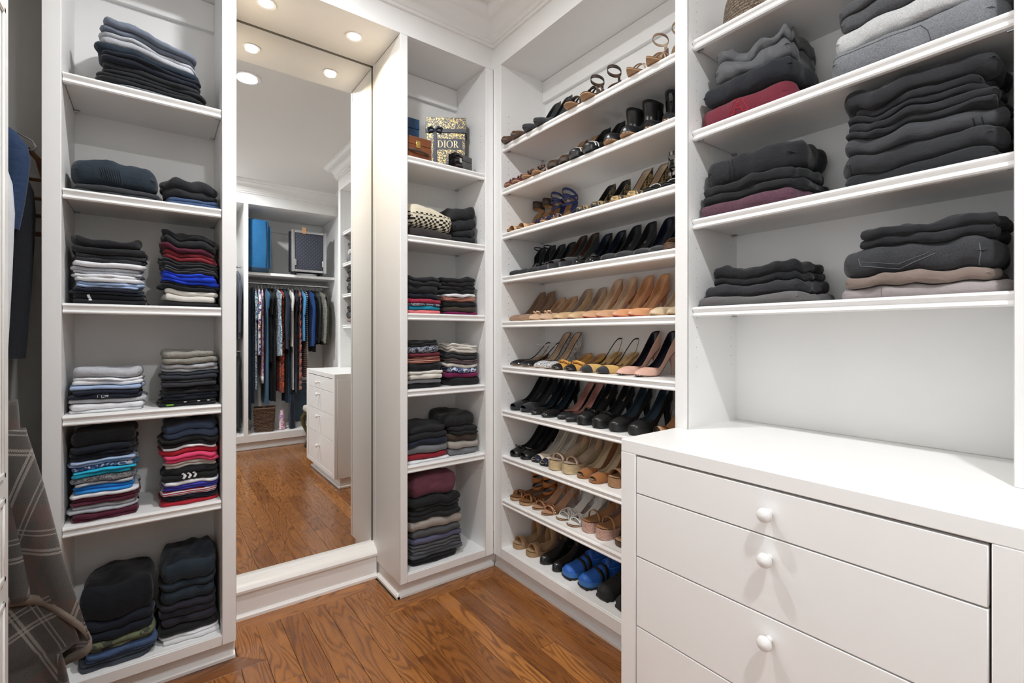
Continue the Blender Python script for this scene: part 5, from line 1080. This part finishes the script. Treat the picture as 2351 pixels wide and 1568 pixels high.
def hang(name, label, cat, mat, loc, rz, length, b=.20, a=.0092, sleeve=None, flare=.0, ripple=.2, seed=0, group=None, smat=None, hem=None, hemm=None, drop=.0, sway=.0):
    """garment on a hanger: local x along the rail, +y is the visible edge"""
    r = np.random.default_rng(seed + 7); t = empty(name, loc, rz); tag(t, label, cat, group)
    zs = np.concatenate([np.linspace(-.052, -.14, 8), np.linspace(-.17, -length, 14)]); n = 36; V = []; F = []; ph = r.uniform(0, 6.28, 4)
    for z in zs:
        q = np.clip((-.052 - z) / .075, 0, 1); sh = .045 + (b - .045) * q**.75
        g_ = np.clip((-z - .15) / max(length - .15, .1), 0, 1); bb = sh * (1 + flare * g_ - .10 * math.sin(PI * min(g_ * 2, 1))); aa = a * (.65 + .5 * q) * (1 + .35 * g_)
        for k in range(n):
            th = 2 * PI * k / n; y = bb * math.copysign(abs(math.sin(th))**.8, math.sin(th)); x = aa * math.copysign(abs(math.cos(th))**.7, math.cos(th))
            x += ripple * a * (math.sin(y * 60 + ph[0] + 2 * g_) + .5 * math.sin(y * 115 + ph[1])) * min(1, g_ * 1.6) + sway * g_ * .05
            zz = z - (drop * abs(y / bb) if z == zs[-1] else 0) + .006 * math.sin(y * 30 + ph[2]) * (g_ > .9)
            V.append((x, y, zz))
    m = len(zs)
    for i in range(m - 1):
        for k in range(n): F.append((i * n + k, (i + 1) * n + k, (i + 1) * n + (k + 1) % n, i * n + (k + 1) % n))
    link('body', mesh('body', V, F, mat, angle=60), t)
    if sleeve:
        for sg in ((1,) if sleeve < 0 else (1, -1)):
            ls = abs(sleeve); P_ = []; R_ = []
            for k in range(12):
                q = k / 11; P_.append((.006 * math.sin(q * 4 + ph[3]) + sway * q * .03, sg * (b * .86 + .05 * sst(0, .35, q) - .02 * q * q), -.105 - ls * q)); R_.append((.014 + .024 * sst(0, .25, q) - .010 * q) * (a / .018)**.5)
            s_ = MB().tube(P_, R_, 12)
            s_.V = [(x * .60, y, z) for x, y, z in s_.V]; s_.build('sleeve', smat or mat, t, angle=60)
    if hem:
        Vh = []; Fh = []
        for i, z in enumerate((-length - hem, -length + .004)):
            for k in range(n): v = V[(m - 1) * n + k]; Vh.append((v[0] * 1.02, v[1] * 1.01, z))
        for k in range(n): Fh.append((k, (k + 1) % n, n + (k + 1) % n, n + k))
        o = link('hem', mesh('hem', Vh, Fh, hemm), t); md = o.modifiers.new('thickness', 'SOLIDIFY'); md.thickness = .002
    return t
H_ = fb
TNV = H_('teal_navy', c(20, 58, 84)); DNV = H_('dress_navy', c(18, 34, 56)); FLO = H_('blue_floral', c(38, 62, 140), pattern='floral', col2=c(225, 225, 230), scale=55); ORF = H_('orange_floral', c(16, 24, 42), pattern='floral', col2=c(20, 26, 44), scale=40); PKF = H_('pink_floral', c(205, 140, 195), pattern='floral', col2=c(235, 215, 235), scale=60)
WBP = H_('white_teal_print', c(215, 222, 224), pattern='blotch', col2=c(45, 95, 125), scale=50); CHV = H_('chevron', c(20, 20, 30), pattern='chevron'); SNK = H_('snake_print', c(150, 150, 142), pattern='blotch', col2=c(100, 98, 90), scale=75); COB = H_('cobalt_wool', c(14, 62, 122)); LBS = H_('light_denim', c(70, 140, 190)); OLV = H_('olive_grey', c(74, 74, 66)); DGG = H_('grey_green', c(58, 64, 66)); STB = H_('steel_blue', c(40, 92, 128))
PIN = H_('pinstripe', c(30, 33, 42), pattern='xstripe', col2=c(95, 102, 118), scale=28); TPS = H_('stripe_multi', c(205, 190, 175), pattern='stripe', col2=c(40, 30, 50), scale=14); BWS = H_('black_white_stripe_c', c(30, 30, 34), pattern='stripe', col2=c(205, 205, 205), scale=18); ORF2 = H_('orange_print', c(18, 22, 34), pattern='blotch', col2=c(205, 80, 35), scale=30)
dress = [ # X, length, name, category, label, material, options
 (.800, 1.46, 'long_dress', 'dress', 'long teal navy sleeveless dress by the wardrobe divider', TNV, dict(b=.18, flare=.1)),
 (.838, 1.30, 'long_dress', 'dress', 'dark navy long dress next to the teal one', DNV, dict(b=.19, flare=.05)),
 (.872, 1.15, 'blouse', 'blouse', 'white and teal printed blouse', WBP, dict(b=.19, sleeve=-.30)),
 (.905, .78, 'floral_dress', 'dress', 'blue white and orange floral dress', FLO, dict(b=.25, sleeve=-.42)),
 (.937, 1.02, 'floral_dress', 'dress', 'pink and navy floral dress with white hem', PKF, dict(b=.17, hem=.07, hemm=WH)),
 (.969, 1.32, 'long_coat', 'coat', 'steel blue long coat with short sleeves', STB, dict(b=.235, sleeve=-.18)),
 (1.003, .86, 'dark_blouse', 'blouse', 'black short sleeved blouse', BK, dict(b=.17, sleeve=-.24)),
 (1.038, 1.30, 'black_dress', 'dress', 'black knee length dress', BK2, dict(b=.15)),
 (1.070, .80, 'printed_scarf', 'scarf', 'white and teal printed scarf top', WBP, dict(b=.24)),
 (1.104, 1.20, 'tunic', 'tunic', 'dark tunic with orange flower border', ORF2, dict(b=.20)),
 (1.142, .72, 'navy_tunic', 'tunic', 'navy long sleeved tunic beside the orange print', DNV, dict(b=.25, sleeve=-.52)),
 (1.177, 1.32, 'navy_dress', 'dress', 'teal navy pencil dress', TNV, dict(b=.165)),
 (1.211, .70, 'grey_tee', 'shirt', 'pale grey silk tee shirt', OW, dict(b=.24, sleeve=-.20)),
 (1.245, 1.18, 'white_trousers', 'trousers', 'white trousers on a hanger', WH, dict(b=.13)),
 (1.282, 1.22, 'navy_dress', 'dress', 'ink navy short sleeved dress', NV, dict(b=.17, sleeve=-.2)),
 (1.313, 1.18, 'chevron_dress', 'dress', 'red black and tan chevron long dress', CHV, dict(b=.222)),
 (1.342, .64, 'denim_shirt', 'shirt', 'light blue denim shirt with rolled sleeves', LBS, dict(b=.24, sleeve=-.24)),
 (1.378, 1.05, 'striped_dress', 'dress', 'multicolour diagonal striped dress', TPS, dict(b=.17)),
 (1.413, .70, 'blazer', 'blazer', 'cobalt blue blazer with long sleeves', COB, dict(b=.25, sleeve=-.56)),
 (1.445, .76, 'black_blazer', 'blazer', 'black blazer between blue and grey jackets', BK, dict(b=.17, sleeve=-.52)),
 (1.482, .66, 'grey_jacket', 'jacket', 'grey green jacket beside the snake print one', DGG, dict(b=.18, sleeve=-.50)),
 (1.522, .64, 'snake_print_jacket', 'jacket', 'pale snake print jacket', SNK, dict(b=.25, sleeve=-.56)),
 (1.568, .68, 'olive_jacket', 'jacket', 'olive grey jacket at the wall end of the rail', OLV, dict(b=.215, sleeve=-.54)),
]
random.seed(3)
for i, (x, ln, nm, cat, lb, mt_, op) in enumerate(dress):
    yw = .10 * math.sin(i * .55) + random.uniform(-.012, .012)
    hanger((x, RODY, RODZ + .0), yw, label='white plastic hanger holding the ' + lb.split(' with ')[0].split(' beside ')[0].split(' between ')[0].split(' at the ')[0], sw=round(min(.165, op.get('b', .2) - .035), 3)); hang(nm, lb, cat, mt_, (x, RODY, RODZ), yw, ln, seed=i, group='dresses on the chrome rail', **op)
for i, x in enumerate(np.linspace(.512, .700, 5)):
    yw = random.uniform(-.012, .012)
    hanger((x, RODY, 1.93), yw, BLACKP, 'dark plastic hanger of the ' + ['dark grey', 'navy', 'charcoal', 'black', 'pinstripe'][i] + ' suit jacket', 'dark hangers on the suit rail')
    hang('suit_jacket', ['navy pinstripe suit jacket nearest the divider', 'black suit jacket second from the divider', 'charcoal suit jacket third from the divider', 'navy suit jacket fourth from the divider', 'dark grey suit jacket fifth from the divider'][4 - i], 'jacket', [CH, NV, CHM, BK, PIN][i], (x, RODY, 1.93), yw, .78, b=.21, a=.010, sleeve=-.60, seed=40 + i, group='suit jackets in the far bay')
    hanger((x, RODY, 1.02), yw, BLACKP, 'dark plastic hanger of the ' + ['dark grey', 'ink blue', 'navy', 'charcoal', 'black'][i] + ' trousers, lower rail', 'dark hangers on the trouser rail')
    hang('hanging_trousers', ['black trousers nearest the divider on the lower rail', 'charcoal trousers second from the divider on the lower rail', 'navy trousers third from the divider on the lower rail', 'ink blue trousers fourth from the divider on the lower rail', 'dark grey trousers fifth from the divider on the lower rail'][4 - i], 'trousers', [CH, NV2, NV, CHM, BK][i], (x, RODY, 1.02), yw, .78, b=.20, a=.010, seed=60 + i, group='trousers on the lower rail')
# luggage
BLS = fb('blue_luggage', c(30, 92, 138), rough=.7); NYL = fb('dark_luggage_trim', c(24, 44, 60), rough=.6)
t = empty('soft_suitcase', (.868, YFAR - .24, 1.8626), 0); tag(t, 'blue soft sided suitcase standing on the wardrobe shelf', 'suitcase')
MB().box(-.105, .105, -.17, .16, .014, .56).build('body', BLS, t, bevel=.03, seg=3)
MB().box(.104, .128, -.14, .13, .05, .50).build('front_pocket', BLS, t, bevel=.012, seg=2)
for y in (.161,): MB().tube([(.075, y, .05), (.085, y, .30), (.075, y, .54)], .005, 6).build('zip_piping', NYL, t)
b = MB(); b.box(-.105, .105, -.17, .165, 0, .05); b.build('base_guard', NYL, t, bevel=.012, seg=2)
MB().tube([(-.03, .06, .558), (-.03, .04, .582), (-.03, -.04, .582), (-.03, -.06, .558)], .008, 8).build('carry_handle', NYL, t)
def mono():
    m = newmat('monogram_canvas', (.05, .055, .075), .5); t_ = NT(m); sp = t_.new('SeparateXYZ'); t_.k(t_.coord('Object'), sp.inputs[0])
    u = t_.math('MULTIPLY', sp.outputs[0], 26.0); v = t_.math('MULTIPLY', sp.outputs[2], 26.0)
    a_ = t_.math('ABSOLUTE', t_.math('SUBTRACT', t_.math('FRACT', t_.math('ADD', u, v)), .5)); b_ = t_.math('ABSOLUTE', t_.math('SUBTRACT', t_.math('FRACT', t_.math('SUBTRACT', u, v)), .5))
    k = t_.ramp(t_.math('ADD', a_, b_), [(.16, (1, 1, 1)), (.22, (0, 0, 0)), (.34, (0, 0, 0)), (.36, (.25, .25, .25)), (.42, (0, 0, 0))])
    t_.k(t_.mix(k, (.035, .042, .065), (.15, .145, .16)), t_.b.inputs['Base Color']); return m
t = empty('hard_suitcase', (1.375, YFAR - .16, 1.8626), 0); tag(t, 'dark monogram trolley case with silver frame on the wardrobe shelf', 'suitcase')
MB().box(-.170, .170, -.095, .095, .040, .485).build('shell', mono(), t, bevel=.02, seg=2)
def frame(y0, y1): 
    b = MB(); P_ = [(-.168, .036), (.168, .036), (.168, .489), (-.168, .489)]
    b.box(-.185, -.150, y0, y1, .032, .493); b.box(.150, .185, y0, y1, .032, .493); b.box(-.150, .150, y0, y1, .462, .493); b.box(-.150, .150, y0, y1, .032, .058); return b
frame(.088, .104).build('front_frame', STEEL, t, bevel=.006, seg=2); frame(-.05, -.03).build('rear_frame', BLACKP, t, bevel=.004)
for x in (-.14, .14):
    for y in (-.07, .07): MB().lathe([(.004, -.010), (.02, -.010), (.02, .010), (.004, .010)], 14, (x, y, .0205), 'x').build('wheel', BLACKP, t)
    b = MB(); b.box(x - .018, x + .018, -.085, .085, .018, .036); b.build('wheel_housing', BLACKP, t, bevel=.004)
for x in (-.145, .145): MB().box(x - .010, x + .010, .104, .109, .10, .17).build('lock', STEEL, t, bevel=.002)
MB().tube([(-.06, 0, .490), (-.055, 0, .508), (.055, 0, .508), (.06, 0, .490)], .006, 8).build('carry_handle', BLACKP, t)
MB().box(-.075, -.035, .105, .110, .455, .525).build('luggage_tag', lea('tan_tag', (.50, .27, .12), .5), t, bevel=.004)
# things at the bottom of the wardrobe
WIK = newmat('dark_wicker', (.10, .05, .028), .6); _t = NT(WIK); _t.k(_t.mix(_t.noise(_t.coord('Object'), 60, 3), (.05, .025, .014), (.17, .09, .05)), _t.b.inputs['Base Color'])
t = empty('wicker_basket', (.940, YFAR - .15, .1624), .2); tag(t, 'dark wicker basket on the wardrobe floor under the dresses', 'basket')
b = MB()
for k in range(16):
    z = .008 + k * .0150; w0 = .085 + .0008 * k; d0 = .075 + .0006 * k; P_ = []
    for i in range(48):
        q = i / 48 * 4; sd = int(q); f = q - sd; cx, cy_ = [(-1 + 2 * f, -1), (1, -1 + 2 * f), (1 - 2 * f, 1), (-1, 1 - 2 * f)][sd]; o_ = 1 + .035 * (1 if (i + k) % 2 else -1); P_.append((cx * w0 * o_, cy_ * d0 * o_, z))
    o = MB().tube(P_, .0065, 5, False, True).build('wicker_row', WIK, t)
MB().tube([(x * .1, y * .088, .248) for x, y in ((-1, -1), (1, -1), (1, 1), (-1, 1))], .009, 6, False, True).build('rim', WIK, t)
MB().box(-.08, .08, -.07, .07, .0, .008).build('base', WIK, t)
hang('floral_bag', 'lilac floral fabric bag standing on the wardrobe floor under the dresses', 'bag', PKF, (1.110, YFAR - .14, .4295), .3, .26, b=.06, a=.022, seed=81)
hang('navy_bag', 'navy fabric bag beside the lilac floral bag', 'bag', NV, (1.215, YFAR - .15, .5895), .2, .42, b=.06, a=.02, seed=82, flare=.3)
t = empty('flat_case', (1.44, YFAR - .560, .1624), 0); tag(t, 'slate blue flat case leaning against the wardrobe back', 'suitcase')
SLC = fb('slate_case', c(70, 86, 98), rough=.6); MB().box(-.14, .14, -.05, .05, 0.0, .45).build('body', SLC, t, bevel=.02, seg=2); MB().tube([(-.05, 0, .45), (-.04, 0, .475), (.04, 0, .475), (.05, 0, .45)], .007, 8).build('carry_handle', NYL, t)
# stool
t = empty('stool', (1.44, -.52, 0), 0); tag(t, 'small upholstered stool with carved dark gilt legs beside the chest', 'stool')
GILTW = newmat('dark_gilt_wood', (.10, .075, .03), .4, Metallic=.3)
MB().box(-.19, .19, -.17, .17, .36, .385).build('apron', GILTW, t, bevel=.006, seg=2)
MB().box(-.195, .195, -.175, .175, .385, .455).build('cushion', fb('cream_upholstery', c(205, 200, 188)), t, bevel=.03, seg=4)
for sx in (-1, 1):
    for sy in (-1, 1):
        P_ = [(sx * .165, sy * .145, .37), (sx * .19, sy * .17, .32), (sx * .185, sy * .165, .25), (sx * .155, sy * .14, .16), (sx * .15, sy * .135, .09), (sx * .165, sy * .15, .035), (sx * .175, sy * .158, .012)]
        MB().tube(P_, [.026, .028, .022, .014, .012, .014, .019], 10).build('leg', GILTW, t)

# ================================================================ corner bay: suits, shirt, plaid shawl
RX = XL - .27
def bay(nm, lb, cat, m, y, z, ln, **k):
    hang(nm, lb, cat, m, (RX, y, z), -PI / 2, ln, group='clothes in the corner bay', **k)
    hanger((RX, y, z), -PI / 2, lea('wood_hanger', (.25, .12, .05), .4), 'wooden hanger holding the ' + lb.split(' with ')[0].split(' on ')[0].split(' in the ')[0] + ' in the corner bay', 'wooden hangers in the corner bay')
bay('navy_jacket', 'navy blue short sleeved jacket in the corner bay', 'jacket', fb('bay_navy', c(44, 62, 92)), 2.02, 1.95, .75, b=.216, a=.019, sleeve=-.33, seed=91)
bay('grey_suit_jacket', 'charcoal grey suit jacket with cuff buttons in the corner bay', 'jacket', fb('bay_grey', c(62, 64, 69), pattern='heather', col2=c(76, 78, 84)), 2.14, 1.95, .80, b=.210, a=.019, sleeve=-.72, seed=92)
gj = bpy.data.objects['grey_suit_jacket']
for q in (.865, .895, .925): MB().lathe([(.0002, .004), (.005, .003), (.006, 0), (.005, -.003), (.0002, -.004)], 10, (.0195, .197, -.105 - .72 * q), 'x').build('cuff_button', BLACKP, gj)
bay('white_shirt', 'white dress shirt with round cuff in the corner bay', 'shirt', fb('bay_white', c(205, 208, 214), wr=.6), 1.89, 1.95, .86, b=.210, a=.013, sleeve=-.85, seed=93)
bay('black_coat', 'black coat on the lower rail of the corner bay', 'coat', BK, 2.02, 1.015, .86, b=.215, a=.020, sleeve=-.62, seed=94)
# brown slotted tie hanger against the back wall
t = empty('tie_hanger', (-.36, 2.30, 1.52), 0); tag(t, 'brown slotted tie hanger with chrome hook in the corner bay', 'hanger')
TH = lea('hanger_brown', (.23, .10, .04), .45)
MB().tube([(-.055, 0, .06), (-.06, 0, .16), (-.05, 0, .27), (-.02, 0, .315), (.01, 0, .315), (.035, 0, .285), (.050, 0, .22), (.055, 0, .12), (.056, 0, .05), (.046, 0, .028), (-.04, 0, .026), (-.052, 0, .035)], .0085, 8, False, True).build('frame', TH, t)
for z in (.09, .15, .215): MB().tube([(-.056, 0, z), (.053, 0, z)], .006, 8).build('cross_bar', TH, t)
MB().tube([(-.005, -.03, .315), (.015, -.04, .302), (.030, -.04, .305), (.036, -.04, .318), (.026, -.04, .335), (-.005, -.04, .352), (-.06, -.04, .372), (-.14, -.04, .415), (-.19, -.04, .442), (-.212, -.04, .446), (-.226, -.04, .434)], .0028, 8).build('hook', CHROME, t)
# plaid shawl
def tartan():
    m = newmat('plaid_wool', (.06, .055, .05), .95); t_ = NT(m); t_.b.inputs['Sheen Weight'].default_value = .3
    uvn = t_.new('UVMap'); sp = t_.new('SeparateXYZ'); t_.k(uvn.outputs[0], sp.inputs[0]); u, v = sp.outputs[0], sp.outputs[1]
    oc = t_.coord('Object'); tw = t_.math('SINE', t_.math('MULTIPLY', t_.math('ADD', u, t_.math('MULTIPLY', v, 1.6)), 1500.0)); twm = t_.math('ADD', t_.math('MULTIPLY', tw, .5), .5)
    col = t_.mix(t_.noise(oc, 300, 3, .7), (.030, .028, .025), (.075, .068, .060))
    def stripes(coord, per, off):
        f = t_.math('FRACT', t_.math('ADD', t_.math('DIVIDE', coord, per), off))
        lt_ = t_.ramp(f, [(0, (0, 0, 0)), (.10, (1, 1, 1)), (.125, (0, 0, 0)), (.14, (.9, .9, .9)), (.165, (0, 0, 0)), (.30, (.9, .9, .9)), (.315, (0, 0, 0)), (.345, (.9, .9, .9)), (.36, (0, 0, 0))], 'CONSTANT')
        br = t_.ramp(f, [(0, (0, 0, 0)), (.45, (1, 1, 1)), (.62, (0, 0, 0)), (.70, (.5, .5, .5)), (.73, (0, 0, 0))], 'CONSTANT')
        return lt_, br
    l1, b1 = stripes(u, .210, .2); l2, b2 = stripes(v, .240, .55)
    for br in (b1, b2): col = t_.mix(t_.math('MULTIPLY', br, .55), col, (.085, .045, .038))
    for lt_ in (l1, l2): col = t_.mix(t_.math('MULTIPLY', t_.math('MULTIPLY', lt_, twm), .85), col, (.40, .37, .34))
    t_.k(col, t_.b.inputs['Base Color']); t_.k(t_.bump(t_.noise(oc, 420, 3, .7), .8, .002), t_.b.inputs['Normal']); return m
PLAID = tartan(); BIND = fab('grey_binding', c(118, 108, 98), bump=.6)
sw_ = empty('plaid_shawl', (-.30, 1.76, 0)); tag(sw_, 'grey brown plaid wool shawl spilling out of the corner bay', 'shawl')
def uturn(xr, xl, yo, t, dep):
    """front from left to the right edge, then back behind it"""
    if t < .5: q = t / .5; return xl + (xr - xl) * math.sin(q * PI / 2), yo - dep * math.cos(q * PI / 2)
    q = (t - .5) / .5; return xr + (xl - xr) * (1 - math.cos(q * PI / 2)), yo + dep * math.sin(q * PI / 2)
def drape(name, ztop, zbot_f, xr_f, dep, nt=46, nz=34, rot=0.0, inset=0.0, fold=.010, parent=sw_):
    V = []; F = []; UV = []; hemP = []
    for i in range(nz + 1):
        b_ = i / nz
        for k in range(nt + 1):
            t_ = k / nt; zb = zbot_f(t_); z = ztop + (zb - ztop) * b_
            x, y = uturn(xr_f(z) - inset, -.29, 0.0, t_, dep)
            y += fold * math.sin(t_ * 17 + z * 6) * (.4 + b_) + fold * .5 * math.sin(t_ * 41 + z * 3) * b_
            V.append((x, y, z)); uu = (x if t_ < .5 else 2 * (xr_f(z) - inset) - x); cr_, sr_ = math.cos(rot), math.sin(rot)
            UV.append((uu * cr_ - z * sr_, uu * sr_ + z * cr_))
            if i == nz: hemP.append((x, y, z))
    for i in range(nz):
        for k in range(nt):
            a_ = i * (nt + 1) + k; F.append((a_, a_ + nt + 1, a_ + nt + 2, a_ + 1))
    me = mesh(name, V, F, PLAID, angle=80); uvl = me.uv_layers.new(name='UVMap')
    for lp in me.loops: uvl.data[lp.index].uv = UV[lp.vertex_index]
    o = link(name, me, parent); md = o.modifiers.new('thickness', 'SOLIDIFY'); md.thickness = .004; md.offset = 0
    return o, hemP
XR = [(1.2, .02), (.95, .026), (.81, .058), (.59, .10), (.348, .158), (.25, .128), (0, .12)]
def xr(z): 
    p = sorted(XR); return float(np.interp(z, [q[0] for q in p], [q[1] for q in p]))
def hemline(t_): return float(np.interp(t_, [0, .20, .32, .5, .65, 1.0], [.50, .535, .50, .345, .30, .28]))
_, hp = drape('outer_fold', .955, hemline, xr, .045, rot=.30)
o = link('hem_binding', mesh('hem_binding', *ribbon(hp, .026), BIND), sw_); md = o.modifiers.new('thickness', 'SOLIDIFY'); md.thickness = .008; md.offset = 0
drape('inner_fold', .80, lambda t_: .06, lambda z: xr(z) if z > .36 else .118 + .02 * math.sin(z * 9), .030, rot=-.42, inset=.022, fold=.014)
drape('shoulder_fold', 1.03, lambda t_: .50 + .03 * t_, lambda z: .01 + .05 * (1 - z), .055, rot=.10, inset=-.003, fold=.008)
